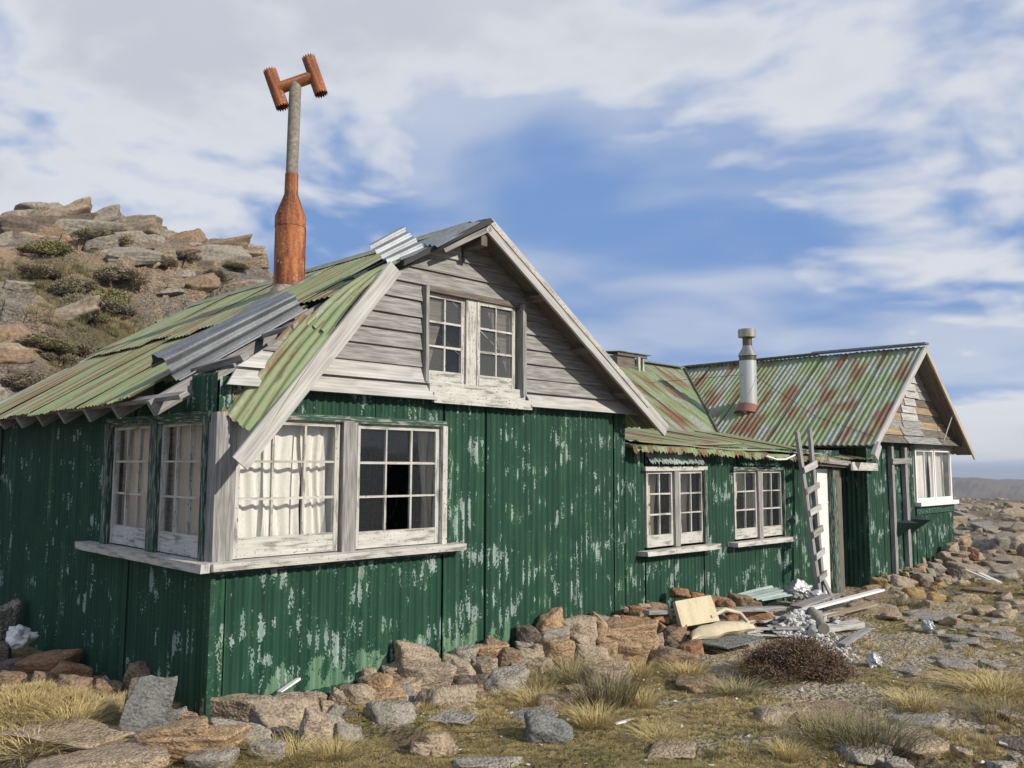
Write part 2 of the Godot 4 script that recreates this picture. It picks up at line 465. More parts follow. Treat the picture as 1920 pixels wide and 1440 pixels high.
const ROCKS = [
	[1.65,0.11,0.17,0.31,0.24,0.23,-25,0,"t","n"],
	[1.6,0.0,0.34,0.43,0.21,0.22,-44,0,"t","n"],
	[2.47,0.05,0.15,0.31,0.13,0.16,-24,0,"o","n"],
	[2.15,0.07,0.18,0.21,0.15,0.14,-63,0,"g","n"],
	[1.95,0.01,0.34,0.29,0.16,0.15,-40,-25,"t","n"],
	[2.23,-0.03,0.35,0.23,0.18,0.17,-50,0,"t","n"],
	[2.56,-0.02,0.3,0.17,0.21,0.13,-31,0,"b","n"],
	[2.77,-0.02,0.31,0.19,0.14,0.13,-59,0,"t","n"],
	[2.93,0.0,0.35,0.2,0.14,0.13,-28,0,"t","n"],
	[2.84,0.05,0.21,0.14,0.07,0.07,-43,0,"g","n"],
	[3.03,-0.02,0.45,0.24,0.25,0.19,-27,0,"o","n"],
	[3.13,0.09,0.28,0.31,0.16,0.16,-46,10,"g","n"],
	[3.26,0.19,0.15,0.26,0.18,0.17,-48,25,"o","n"],
	[2.97,0.11,0.16,0.22,0.18,0.17,-32,0,"k","n"],
	[3.45,0.13,0.32,0.35,0.23,0.22,-23,0,"t","n"],
	[3.7,0.12,0.32,0.15,0.16,0.12,-50,0,"o","n"],
	[3.36,0.04,0.46,0.23,0.15,0.14,-24,0,"t","n"],
	[3.29,-0.07,0.63,0.38,0.25,0.24,-26,0,"t","n"],
	[3.72,-0.02,0.59,0.4,0.26,0.25,-59,0,"o","n"],
	[2.92,-0.11,1.09,0.35,0.2,0.19,-40,0,"p","n"],
	[1.46,-0.07,0.74,0.4,0.23,0.21,-35,0,"t","n"],
	[1.36,-0.07,0.38,0.28,0.17,0.16,-25,0,"t","n"],
	[1.03,-0.06,0.29,0.28,0.19,0.18,-37,0,"t","n"],
	[1.21,-0.02,0.24,0.29,0.2,0.19,-61,0,"o","n"],
	[0.88,-0.05,0.22,0.12,0.14,0.1,-45,0,"t","n"],
	[0.96,-0.07,0.75,0.35,0.18,0.18,-45,0,"g","n"],
	[1.25,0.06,0.11,0.12,0.08,0.08,-44,0,"t","n"],
	[1.39,0.03,0.21,0.1,0.08,0.07,-24,0,"b","n"],
	[0.74,-0.03,0.14,0.17,0.08,0.09,-51,0,"t","n"],
	[0.62,-0.05,0.55,0.1,0.2,0.08,-57,-30,"g","n"],
	[2.13,-0.08,0.69,0.33,0.22,0.21,-44,0,"g","n"],
	[1.88,-0.06,0.46,0.21,0.11,0.11,-38,0,"k","n"],
	[1.85,-0.09,0.65,0.13,0.1,0.09,-25,0,"b","n"],
	[2.72,-0.09,0.42,0.18,0.13,0.12,-41,0,"t","n"],
	[0.53,-0.07,0.86,0.19,0.11,0.11,-55,0,"g","n"],
	[0.84,-0.08,1.41,0.19,0.13,0.13,-26,0,"p","n"],
	[1.5,-0.09,1.73,0.28,0.21,0.2,-45,0,"u","n"],
	[0.72,-0.09,1.38,0.12,0.07,0.06,-37,0,"t","n"],
	[2.23,0.02,0.25,0.13,0.09,0.08,-46,0,"k","n"],
	[1.16,-0.08,0.75,0.09,0.11,0.07,-57,0,"b","n"],
	[3.45,-0.08,0.7,0.18,0.11,0.11,-36,0,"b","n"],
	[4.1,0.01,0.47,0.17,0.16,0.14,-33,0,"o","n"],
	[3.73,0.06,0.42,0.1,0.1,0.08,-58,0,"t","n"],
	[3.19,0.02,0.42,0.1,0.1,0.08,-46,0,"k","n"],
	[0.78,-0.08,0.54,0.12,0.07,0.07,-51,0,"k","n"],
	[1.5,-0.07,0.42,0.08,0.07,0.06,-59,0,"b","n"],
	[1.3,-0.11,1.01,0.31,0.07,0.23,-57,0,"g","s"],
	[1.72,-0.13,1.36,0.31,0.09,0.34,-24,0,"g","s"],
	[0.88,-0.12,1.83,0.4,0.06,0.17,-28,0,"g","s"],
	[2.17,-0.13,1.2,0.27,0.1,0.29,-50,0,"p","s"],
	[2.6,-0.14,1.03,0.19,0.07,0.2,-34,0,"p","s"],
	[0.18,-0.0,0.09,0.42,0.16,0.22,-65,6,"p","n"],
	[0.36,-0.05,0.38,0.5,0.29,0.28,-26,0,"t","n"],
	[0.33,-0.05,0.82,0.22,0.28,0.18,-43,-12,"t","n"],
	[0.02,-0.07,0.41,0.35,0.16,0.18,-30,-10,"g","n"],
	[-0.37,0.03,0.42,0.42,0.13,0.22,-54,8,"o","n"],
	[-0.3,-0.02,0.51,0.53,0.14,0.28,-50,8,"o","n"],
	[-0.33,-0.08,0.72,0.29,0.13,0.15,-51,0,"g","n"],
	[-0.17,-0.07,0.67,0.11,0.09,0.09,-24,0,"b","n"],
	[-0.03,-0.07,0.84,0.24,0.14,0.13,-48,0,"g","n"],
	[-0.28,0.08,0.32,0.14,0.07,0.08,-45,0,"o","n"],
	[0.69,-0.03,0.13,0.14,0.09,0.08,-24,0,"t","n"],
	[0.77,-0.07,0.27,0.11,0.1,0.09,-27,0,"t","n"],
	[0.58,-0.07,0.65,0.13,0.11,0.1,-49,0,"g","n"],
	[0.07,-0.08,0.75,0.13,0.07,0.07,-53,0,"k","n"],
	[-0.74,-0.09,0.25,0.69,0.12,0.53,-31,0,"p","s"],
	[-0.79,-0.03,-0.18,0.73,0.09,0.36,-62,0,"p","s"],
	[-0.28,-0.05,-2.37,0.48,0.21,0.25,-49,0,"r","l"],
	[-0.46,-0.08,-2.69,0.23,0.13,0.12,-28,0,"k","l"],
	[-0.25,-0.04,-1.87,0.3,0.17,0.16,-26,0,"r","l"],
	[-0.52,-0.02,-1.69,0.19,0.14,0.13,-56,0,"b","l"],
	[-0.49,0.04,-1.06,0.27,0.17,0.16,-63,0,"b","l"],
	[-0.24,-0.01,-1.09,0.18,0.13,0.12,-32,0,"b","l"],
	[-0.65,-0.04,-2.0,0.21,0.12,0.12,-39,0,"b","l"],
	[-0.7,0.03,-1.35,0.12,0.09,0.09,-56,0,"t","l"],
	[-0.35,-0.0,-0.7,0.12,0.07,0.06,-44,0,"t","l"],
	[-0.02,0.05,-1.04,0.29,0.2,0.19,-63,0,"b","l"],
	[-0.62,0.05,-0.97,0.15,0.1,0.09,-36,0,"b","l"],
	[-0.38,-0.07,-3.23,0.14,0.19,0.12,-43,0,"k","l"],
	[-0.5,0.02,-0.73,0.13,0.09,0.08,-35,0,"g","l"],
	[4.7,0.1,0.14,0.32,0.16,0.17,-63,0,"r","w"],
	[4.07,0.01,0.47,0.53,0.21,0.28,-38,0,"o","w"],
	[3.77,-0.05,0.63,0.44,0.25,0.23,-50,0,"o","w"],
	[4.26,-0.07,0.61,0.16,0.17,0.12,-45,0,"t","w"],
	[4.77,-0.07,0.5,0.24,0.17,0.16,-52,0,"b","w"],
	[4.52,-0.13,0.62,0.18,0.13,0.13,-39,0,"k","w"],
	[4.61,-0.16,0.8,0.23,0.18,0.17,-41,0,"r","w"],
	[3.97,-0.14,1.03,0.36,0.23,0.22,-39,0,"b","w"],
	[5.53,0.23,0.05,0.22,0.1,0.12,-64,0,"r","w"],
	[5.75,0.16,0.15,0.19,0.12,0.12,-57,0,"r","w"],
	[6.05,0.09,0.23,0.28,0.13,0.14,-63,0,"r","w"],
	[6.42,0.02,0.29,0.25,0.22,0.2,-50,0,"b","w"],
	[5.5,0.1,0.4,0.18,0.18,0.15,-45,0,"r","w"],
	[5.32,0.04,0.53,0.21,0.14,0.14,-62,0,"b","w"],
	[5.82,0.03,0.49,0.23,0.25,0.18,-37,-20,"r","w"],
	[6.27,-0.07,0.53,0.38,0.13,0.2,-45,0,"r","w"],
	[6.7,-0.03,0.33,0.14,0.14,0.11,-44,0,"b","w"],
	[4.91,0.14,0.19,0.23,0.12,0.12,-40,0,"b","w"],
	[4.78,0.16,0.12,0.17,0.08,0.09,-25,0,"t","w"],
	[4.36,0.08,0.28,0.3,0.11,0.16,-41,0,"r","w"],
	[4.22,0.05,0.36,0.19,0.07,0.1,-62,0,"b","w"],
	[3.46,-0.04,0.63,0.21,0.18,0.17,-60,0,"o","w"],
	[3.1,-0.12,0.95,0.35,0.17,0.18,-36,0,"p","w"],
	[3.75,0.11,0.34,0.15,0.17,0.12,-52,0,"o","w"],
	[7.42,-0.18,1.19,0.19,0.09,0.1,-33,0,"o","w"],
	[4.02,-0.15,0.86,0.26,0.18,0.17,-44,0,"o","w"],
	[4.77,0.1,0.29,0.24,0.13,0.13,-50,0,"r","w"],
	[5.55,0.02,0.56,0.13,0.12,0.11,-34,0,"k","w"],
	[3.45,-0.17,1.6,0.32,0.11,0.35,-58,0,"b","s"],
	[3.13,-0.16,2.52,0.35,0.12,0.38,-54,0,"p","s"],
	[3.43,-0.15,2.75,0.54,0.11,0.53,-54,0,"b","s"],
	[1.89,-0.15,2.4,0.31,0.08,0.28,-48,0,"p","s"],
	[3.15,-0.16,3.39,0.34,0.12,0.37,-27,0,"p","s"],
	[3.68,-0.15,3.31,0.35,0.08,0.34,-31,0,"g","s"],
	[2.78,-0.15,3.26,0.33,0.07,0.27,-30,0,"g","s"],
	[2.71,-0.15,3.48,0.13,0.06,0.14,-39,0,"g","s"],
	[8.54,-0.23,1.69,0.57,0.11,0.63,-66,0,"g","s"],
	[8.4,-0.22,1.07,0.5,0.14,0.55,-54,0,"t","s"],
	[5.26,-0.21,0.83,0.48,0.09,0.53,-44,0,"g","s"],
	[14.72,0.24,0.19,0.29,0.17,0.16,-27,0,"o","f"],
	[14.02,0.17,0.22,0.26,0.21,0.2,-50,0,"t","f"],
	[14.4,0.15,0.32,0.19,0.13,0.12,-42,0,"t","f"],
	[13.97,0.08,0.38,0.31,0.11,0.16,-29,0,"t","f"],
	[14.27,0.08,0.49,0.16,0.22,0.13,-51,0,"r","f"],
	[13.47,0.08,0.29,0.21,0.17,0.17,-34,0,"t","f"],
	[12.75,0.05,0.17,0.08,0.12,0.06,-40,0,"t","f"],
	[12.6,-0.06,0.42,0.23,0.21,0.18,-43,0,"g","f"],
	[13.3,-0.01,0.47,0.2,0.19,0.16,-39,0,"t","f"],
	[13.6,-0.01,0.53,0.16,0.16,0.13,-45,0,"t","f"],
	[12.27,-0.04,0.29,0.2,0.15,0.14,-62,0,"o","f"],
	[12.04,-0.05,0.27,0.23,0.1,0.12,-27,0,"b","f"],
	[12.1,-0.21,0.7,0.21,0.22,0.16,-24,0,"t","f"],
	[13.03,-0.14,0.71,0.25,0.22,0.2,-30,0,"t","f"],
	[12.31,-0.09,0.42,0.17,0.14,0.13,-51,0,"g","f"],
	[11.2,-0.14,0.36,0.31,0.17,0.16,-39,0,"t","f"],
	[11.34,-0.16,0.43,0.21,0.13,0.13,-33,0,"o","f"],
	[10.65,-0.13,0.23,0.22,0.15,0.14,-64,0,"y","f"],
	[11.07,-0.09,0.2,0.13,0.1,0.09,-32,0,"g","f"],
	[11.91,-0.13,0.44,0.29,0.12,0.15,-63,0,"g","f"],
	[11.69,-0.19,0.55,0.15,0.13,0.12,-25,0,"b","f"],
	[11.34,-0.23,0.79,0.11,0.11,0.09,-56,0,"o","f"],
	[10.67,-0.2,0.37,0.17,0.09,0.09,-24,0,"t","f"],
	[10.4,-0.21,0.84,0.3,0.19,0.18,-56,0,"y","f"],
	[10.29,-0.21,1.19,0.28,0.15,0.15,-43,0,"y","f"],
	[9.52,-0.2,1.37,0.16,0.13,0.13,-30,0,"t","f"],
	[10.35,-0.17,0.22,0.27,0.09,0.14,-23,0,"b","f"],
	[12.15,-0.22,0.93,0.23,0.14,0.13,-35,0,"t","f"],
	[8.78,-0.2,1.26,0.18,0.08,0.09,-30,0,"y","f"],
	[8.79,-0.2,1.4,0.15,0.05,0.08,-49,0,"g","f"],
	[9.36,-0.2,0.33,0.2,0.1,0.1,-33,0,"b","f"],
	[12.76,-0.14,0.64,0.14,0.17,0.11,-50,0,"k","f"],
	[11.69,-0.08,0.27,0.09,0.08,0.07,-26,0,"t","f"],
	[11.31,-0.09,0.24,0.18,0.09,0.09,-32,0,"g","f"],
	[13.03,0.02,0.31,0.11,0.1,0.09,-50,0,"t","f"],
	[13.51,-0.06,0.64,0.11,0.18,0.09,-32,0,"t","f"],
	[10.21,-0.22,0.62,0.15,0.08,0.08,-64,0,"g","f"],
	[10.86,-0.23,0.49,0.17,0.09,0.09,-26,0,"k","f"],
	[12.19,-0.23,0.78,0.09,0.12,0.07,-36,0,"t","f"],
	[11.92,-0.04,0.22,0.14,0.07,0.07,-52,0,"t","f"],
	[11.16,-0.05,0.1,0.09,0.07,0.07,-38,0,"t","f"],
	[12.59,-0.21,0.74,0.14,0.11,0.1,-32,0,"g","f"],
	[9.96,-0.24,0.4,0.51,0.09,0.56,-39,0,"b","s"],
	[8.28,-0.21,1.17,0.32,0.1,0.35,-27,0,"o","s"],
	[8.49,-0.23,1.74,0.5,0.1,0.55,-48,0,"g","s"],
	[9.01,-0.23,1.63,0.25,0.05,0.28,-52,0,"o","s"],
	[8.22,-0.24,2.4,0.36,0.08,0.4,-50,0,"g","s"],
	[8.16,-0.23,2.15,0.23,0.07,0.25,-54,0,"g","s"],
	[7.39,-0.22,2.31,0.23,0.08,0.25,-45,0,"g","s"],
	[7.26,-0.22,2.52,0.25,0.08,0.28,-33,0,"g","s"],
	[8.4,-0.24,2.53,0.28,0.08,0.31,-28,0,"t","s"],
	[7.84,-0.23,2.44,0.21,0.06,0.23,-39,0,"t","s"],
	[8.11,-0.21,1.54,0.22,0.06,0.24,-32,0,"t","s"],
	[11.66,-0.25,1.39,0.34,0.11,0.38,-24,0,"b","s"],
	[11.69,-0.25,1.61,0.21,0.09,0.23,-37,0,"k","s"],
	[10.79,-0.23,2.06,0.22,0.07,0.25,-63,0,"g","s"],
	[10.45,-0.23,2.17,0.18,0.06,0.2,-39,0,"b","s"],
	[9.58,-0.23,2.12,0.27,0.05,0.29,-66,0,"p","s"],
	[14.22,-0.23,0.84,0.32,0.16,0.35,-37,0,"k","s"],
	[10.25,-0.23,2.19,0.15,0.06,0.17,-23,0,"g","s"],
	[9.01,-0.24,2.28,0.23,0.06,0.26,-45,0,"g","s"],
	[8.95,-0.23,1.92,0.21,0.06,0.23,-25,0,"o","s"],
	[8.11,-0.21,1.39,0.14,0.06,0.15,-66,0,"t","s"],
	[7.88,-0.24,2.73,0.21,0.07,0.23,-24,0,"g","s"],
	[7.7,-0.21,1.81,0.13,0.06,0.14,-59,0,"g","s"],
	[7.62,-0.22,2.08,0.17,0.06,0.19,-30,0,"g","s"],
	[5.98,-0.19,2.79,0.31,0.07,0.33,-53,0,"g","s"],
	[6.85,-0.21,2.52,0.19,0.08,0.21,-49,0,"g","s"],
	[4.13,-0.14,3.1,0.12,0.05,0.12,-61,0,"p","s"],
	[6.15,-0.19,3.06,0.21,0.06,0.23,-65,0,"g","s"],
	[6.11,-0.19,2.63,0.16,0.05,0.18,-33,0,"g","s"],
	[4.29,-0.14,3.67,0.21,0.07,0.23,-34,0,"p","s"],
	[3.8,-0.14,3.7,0.1,0.06,0.11,-61,0,"b","s"],
	[3.55,-0.14,3.9,0.14,0.07,0.16,-39,0,"k","s"],
	[3.22,-0.15,3.71,0.1,0.05,0.11,-55,0,"p","s"],
	[3.13,-0.15,3.95,0.15,0.05,0.12,-27,0,"g","s"],
	[3.34,-0.15,3.97,0.09,0.06,0.1,-61,0,"g","s"],
	[5.18,-0.16,2.77,0.29,0.05,0.2,-41,0,"p","s"],
	[5.29,-0.17,2.62,0.15,0.05,0.16,-27,0,"g","s"],
	[2.72,-0.15,3.49,0.11,0.05,0.12,-43,0,"g","s"],
	[3.55,-0.14,3.61,0.07,0.04,0.07,-37,0,"p","s"],
	[7.09,-0.22,3.04,0.17,0.06,0.18,-31,0,"g","s"],
	[7.16,-0.22,2.69,0.17,0.06,0.19,-35,0,"p","s"]
]

# ------------------------------------------------------------------ terrain
const EYE := Vector3(-2.742, 1.656, 5.604)
var cell := FastNoiseLite.new()
var cell2 := FastNoiseLite.new()

func ground_base(x: float, z: float) -> float:
	var g := -0.10 - 0.014 * clampf(x, 0.0, 9.0)
	g += 0.03 * sin(x * 0.9 + 0.5) * cos(z * 0.8)
	g += 0.16 * exp(-((x + 0.9) * (x + 0.9) / 0.5 + (z + 0.9) * (z + 0.9) / 0.9))
	return g

func ground_y(x: float, z: float) -> float:
	var r := Vector2(x - 3.0, z).length()
	var g := ground_base(clampf(x, -12, 24), clampf(z, -12, 12))
	g += 0.055 * nz.get_noise_2d(x * 40.0, z * 40.0) + 0.03 * nz.get_noise_2d(x * 120.0, z * 120.0) + 0.016 * nz.get_noise_2d(x * 420.0, z * 420.0)
	if r > 9.0:
		var f := smoothstep(9.0, 30.0, r)
		g += f * (0.22 * nz.get_noise_2d(x * 9.0, z * 9.0) + 0.16 * nz.get_noise_2d(x * 34.0, z * 34.0) - 0.38)
		g -= 46.0 * smoothstep(58.0, 230.0, r)
		g += smoothstep(330.0, 760.0, r) * (32.0 + 7.0 * nz.get_noise_2d(x * 0.16 + 40.0, z * 0.16) + 5.0 * nz.get_noise_2d(x * 0.9, z * 0.9))
		g -= smoothstep(900.0, 2600.0, r) * 60.0
		if r > 200.0:
			for q in [[560.0, 430.0, 27.0, 130.0], [420.0, 620.0, 23.0, 150.0], [760.0, 260.0, 20.0, 150.0], [180.0, 760.0, 26.0, 170.0], [-300.0, 700.0, 20.0, 180.0]]:
				g += q[2] * exp(-((x - q[0]) * (x - q[0]) + (z - q[1]) * (z - q[1])) / (q[3] * q[3])) * (1.0 + 0.25 * nz.get_noise_2d(x * 1.2, z * 1.2))
	return g

const HL := [-40.0, -12.0, -5.6, -3.5, -2.1, -0.5, 1.0, 2.3, 4.0, 5.4, 6.2, 7.3, 8.8, 11.4, 16.0, 26.0]
const HH := [4.5, 7.7, 8.2, 8.8, 9.1, 9.5, 9.4, 9.3, 9.0, 8.8, 8.4, 7.4, 6.0, 3.9, 1.6, -0.6]

func hill_xz(l: float, d: float) -> Vector2:
	var a := deg_to_rad(17.0)
	return Vector2(EYE.x + l * cos(a) + d * sin(a), EYE.z + l * sin(a) - d * cos(a))

func hill_green(l: float, d: float) -> float:
	var s := 0.55 * nz.get_noise_2d(l * 6.0 + 300.0, d * 5.0) + 0.3 * nz.get_noise_2d(l * 22.0, d * 22.0 + 70.0)
	s += 0.6 * exp(-(pow(l - 0.1, 2) / 4.5 + pow(d - 23.5, 2) / 9.0)) + 0.5 * exp(-(pow(l - 0.5, 2) / 8.0 + pow(d - 19.0, 2) / 4.0)) + 0.4 * exp(-(pow(l - 3.3, 2) / 2.5 + pow(d - 26.0, 2) / 1.5)) - 0.3 * smoothstep(27.5, 30.0, d)
	return smoothstep(0.12, 0.42, s)

func hill_y(l: float, d: float) -> float:
	var h: float = HH[0]
	for k in HL.size() - 1:
		if l >= HL[k]:
			var f := clampf((l - HL[k]) / (HL[k + 1] - HL[k]), 0, 1)
			h = lerpf(HH[k], HH[k + 1], f)
	var t := clampf((d - 11.0) / 20.0, 0.0, 1.0)
	var y := -1.2 + (h + 1.2) * t * (1.25 - 0.25 * t)
	y -= 0.05 * maxf(0.0, d - 31.0) + 0.004 * pow(maxf(0.0, d - 31.0), 2.0)
	var amp := smoothstep(0.0, 0.12, t) * smoothstep(19.0, 12.0, absf(l))
	if amp > 0.0:
		var g := 1.0 - 0.75 * hill_green(l, d)
		# tilted slabs: strata dip to the right
		var q := Vector2(l * 0.8 + d * 0.25, d * 1.5 - l * 0.35 + y * 1.1)
		y += amp * g * (0.6 * cell.get_noise_2d(q.x * 26.0, q.y * 26.0) + 0.26 * cell.get_noise_2d(q.x * 75.0 + 90.0, q.y * 75.0) + 0.11 * cell.get_noise_2d(q.x * 190.0, q.y * 190.0 + 30.0))
		y -= amp * g * 0.55 * (1.0 - smoothstep(0.0, 0.14, cell2.get_noise_2d(q.x * 26.0, q.y * 26.0) + 1.0))
		y += amp * (0.3 * nz.get_noise_2d(l * 14.0, d * 14.0) + 0.12 * nz.get_noise_2d(l * 70.0, d * 70.0))
	return y

func build_ground() -> void:
	var az := PackedFloat32Array()
	var a := -180.0
	while a < 180.0:
		az.append(deg_to_rad(a))
		a += 0.16 if a >= 10.0 and a < 82.0 else 2.5
	var rr := PackedFloat32Array([0.0])
	var r := 0.6
	while r < 6000.0:
		rr.append(r)
		r *= 1.0125 if r < 70.0 else 1.05
	var mb := MB.new()
	var na := az.size()
	var turf := [Color(0.36, 0.285, 0.12), Color(0.52, 0.405, 0.195), Color(0.22, 0.205, 0.07), Color(0.15, 0.105, 0.062), Color(0.48, 0.40, 0.295)]
	for rad in rr:
		for q in az:
			var x := EYE.x + rad * sin(q)
			var z := EYE.z - rad * cos(q)
			mb.vert(Vector3(x, ground_y(x, z), z), Vector3.UP, Vector2(x, z))
			var n1 := nz.get_noise_2d(x * 26.0 + 11.0, z * 26.0)
			var n2 := nz.get_noise_2d(x * 70.0, z * 70.0 + 55.0)
			var n3 := nz.get_noise_2d(x * 11.0 + 500.0, z * 11.0)
			var c: Color = turf[0].lerp(turf[1], smoothstep(-0.1, 0.35, n1))
			var n4 := nz.get_noise_2d(x * 230.0 + 71.0, z * 230.0)
			c = c.lerp(turf[2], smoothstep(0.0, 0.3, n2 + n4 * 0.4))
			c = c.lerp(turf[3], smoothstep(0.08, 0.26, n3 + n2 * 0.5 + n4 * 0.35))
			c = c.lerp(turf[4], smoothstep(0.16, 0.34, n1 * 0.6 - n3 * 0.7 + n2 * 0.3 + n4 * 0.2))
			# trampled turf round the hut gives way to a stony brown plain
			var away := Vector2(maxf(x - 10.0, maxf(-3.0 - x, 0.0)), maxf(absf(z - 1.5) - 5.0, 0.0)).length()
			var brown := Color(0.34, 0.26, 0.18).lerp(Color(0.18, 0.145, 0.085), smoothstep(-0.1, 0.25, n1 + n2 * 0.6))
			brown = brown.lerp(Color(0.22, 0.19, 0.165), smoothstep(-0.2, 0.2, nz.get_noise_2d(x * 0.6, z * 0.6)) * 0.7)
			c = c.lerp(brown, smoothstep(0.0, 9.0, away + n3 * 4.0) * 0.88)
			mb.c.append(c)
	for j in rr.size() - 1:
		for k in na:
			var p := j * na + k
			var p2 := j * na + (k + 1) % na
			mb.i.append_array([p, p + na, p2 + na, p, p2 + na, p2])
	smooth_normals(mb)
	structure("ground", mb.done(), M.ground)

func smooth_normals(mb: MB) -> void:
	var acc := PackedVector3Array()
	acc.resize(mb.v.size())
	for k in range(0, mb.i.size(), 3):
		var fn: Vector3 = (mb.v[mb.i[k + 2]] - mb.v[mb.i[k]]).cross(mb.v[mb.i[k + 1]] - mb.v[mb.i[k]])
		for j in 3:
			acc[mb.i[k + j]] += fn
	for k in mb.v.size():
		mb.n[k] = acc[k].normalized() if acc[k].length_squared() > 0.0 else Vector3.UP

func build_hill() -> void:
	var ls := PackedFloat32Array()
	var x := -40.0
	while x < 26.0:
		ls.append(x)
		x += 0.11 if x > -12.0 and x < 12.0 else 0.8
	var ds := PackedFloat32Array()
	var d := 9.0
	while d < 75.0:
		ds.append(d)
		d += 0.12 if d > 12.0 and d < 33.0 else 1.2
	var mb := MB.new()
	var nl := ls.size()
	for dd in ds:
		for l in ls:
			var p := hill_xz(l, dd)
			mb.vert(Vector3(p.x, hill_y(l, dd), p.y), Vector3.UP, p)
			var g := hill_green(l, dd)
			var n1 := nz.get_noise_2d(l * 18.0, dd * 18.0 + 900.0)
			var n2 := nz.get_noise_2d(l * 60.0 + 40.0, dd * 60.0)
			var c := Color(0.40, 0.315, 0.235).lerp(Color(0.29, 0.26, 0.225), smoothstep(-0.25, 0.3, n1)).lerp(Color(0.46, 0.335, 0.215), smoothstep(0.12, 0.4, n2))
			var v := Color(0.17, 0.145, 0.075).lerp(Color(0.29, 0.24, 0.145), smoothstep(-0.1, 0.3, n2))
			mb.c.append(c.lerp(v, g))
	for j in ds.size() - 1:
		for k in nl - 1:
			var p := j * nl + k
			mb.i.append_array([p, p + nl, p + nl + 1, p, p + nl + 1, p + 1])
	var fb := MB.new()
	for k in range(0, mb.i.size(), 3):
		var i0 := mb.i[k]
		var i1 := mb.i[k + 1]
		var i2 := mb.i[k + 2]
		var nn: Vector3 = (mb.v[i2] - mb.v[i0]).cross(mb.v[i1] - mb.v[i0]).normalized()
		var k0 := fb.v.size()
		for q in [i0, i1, i2]:
			fb.vert(mb.v[q], nn)
			fb.c.append(mb.c[q])
		fb.i.append_array([k0, k0 + 1, k0 + 2])
	structure("hill", fb.done(), M.hill)

# ------------------------------------------------------------------ sky
func sky_color(az: float, el: float) -> Color:
	# az in degrees right of -Z, el in degrees
	var d := Vector3(sin(deg_to_rad(az)) * cos(deg_to_rad(el)), sin(deg_to_rad(el)), -cos(deg_to_rad(az)) * cos(deg_to_rad(el)))
	var e := maxf(d.y, 0.0)
	var blue := Color(0.44, 0.57, 0.77).lerp(Color(0.19, 0.33, 0.63), smoothstep(0.0, 0.16, e)).lerp(Color(0.15, 0.26, 0.52), smoothstep(0.2, 0.9, e))
	var q := Vector2(d.x, d.z) / (e + 0.2)
	var w := Vector2(nz.get_noise_2d(q.x * 34.0, q.y * 34.0), nz.get_noise_2d(q.x * 34.0 + 200.0, q.y * 34.0)) * 0.36
	var p := (q + w).rotated(0.5)
	var n0 := nz.get_noise_2d(p.x * 16.0 + 77.0, p.y * 16.0)
	var n1 := nz.get_noise_2d(p.x * 66.0 - 20.0, p.y * 48.0 + 31.0)
	var n2 := nz.get_noise_2d(p.x * 170.0, p.y * 130.0 + 9.0)
	var n3 := nz.get_noise_2d(p.x * 520.0, p.y * 430.0)
	var den := 0.30 + n0 * 0.5 + n1 * 0.55 + n2 * 0.46 + n3 * 0.34
	for g in GAPS:
		var da := wrapf(az - g[0], -180, 180)
		var de: float = el - g[1] - g[5] * da
		den += g[4] * exp(-(da * da / (g[2] * g[2]) + de * de / (g[3] * g[3])))
	var veil := 0.62 * smoothstep(-0.45, 0.45, n1 * 0.7 + n2 * 0.6 + n0 * 0.4)
	var cov := maxf(smoothstep(-0.02, 0.66, den), veil)
	var thick := smoothstep(0.5, 1.0, den)
	var cloud := Color(0.74, 0.76, 0.805).lerp(Color(0.58, 0.605, 0.67), thick * smoothstep(-0.25, 0.35, n1 + n0 * 0.5))
	cloud = cloud.lerp(Color(0.78, 0.78, 0.77), (1.0 - smoothstep(0.0, 0.1, e)) * 0.7)
	return blue.lerp(cloud, 0.93 * cov)

# gaps of blue and banks of cloud: azimuth, height, half widths, strength, tilt
const GAPS := [[51.0, 15.5, 15.0, 6.5, -0.62, -0.5], [66.0, 7.0, 16.0, 3.5, -0.45, 0.0], [24.0, 20.0, 13.0, 15.0, 0.5, 0.0], [44.0, 30.0, 14.0, 5.0, 0.4, 0.0], [68.0, 24.0, 12.0, 8.0, 0.25, -0.1],
	[73.0, 11.5, 9.0, 2.6, 0.62, -0.12], [75.0, 2.4, 10.0, 1.7, 0.95, 0.0],
	[120.0, 18.0, 16.0, 7.0, -0.6, 0.3], [165.0, 25.0, 18.0, 10.0, 0.3, 0.0], [205.0, 14.0, 15.0, 7.0, -0.6, -0.4], [250.0, 22.0, 16.0, 10.0, 0.3, 0.0], [300.0, 16.0, 17.0, 7.0, -0.6, 0.4], [345.0, 20.0, 14.0, 9.0, 0.3, 0.0], [100.0, 50.0, 40.0, 15.0, -0.3, 0.0], [280.0, 52.0, 40.0, 15.0, -0.3, 0.0]]

func build_sky() -> Sky:
	var w := 1024
	var h := 512
	var im := Image.create_empty(w, h, false, Image.FORMAT_RGBF)
	for y in h:
		var el := 90.0 - (y + 0.5) / h * 180.0
		if el < -1.5:
			im.fill_rect(Rect2i(0, y, w, h - y), Color(0.16, 0.14, 0.11))
			break
		for x in w:
			im.set_pixel(x, y, sky_color((x + 0.5) / w * 360.0, el))
	im.resize(4096, 2048, Image.INTERPOLATE_CUBIC)
	# the same sky once more, finer, where clouds are seen close to the horizon
	for y in range(int(2048 * 48.0 / 180.0), int(2048 * 91.0 / 180.0)):
		var el := 90.0 - (y + 0.5) / 2048.0 * 180.0
		for x in range(int(4096 * 4.0 / 360.0), int(4096 * 90.0 / 360.0)):
			im.set_pixel(x, y, sky_color((x + 0.5) / 4096.0 * 360.0, el))
	var pm := PanoramaSkyMaterial.new()
	pm.panorama = ImageTexture.create_from_image(im)
	var s := Sky.new()
	s.sky_material = pm
	return s

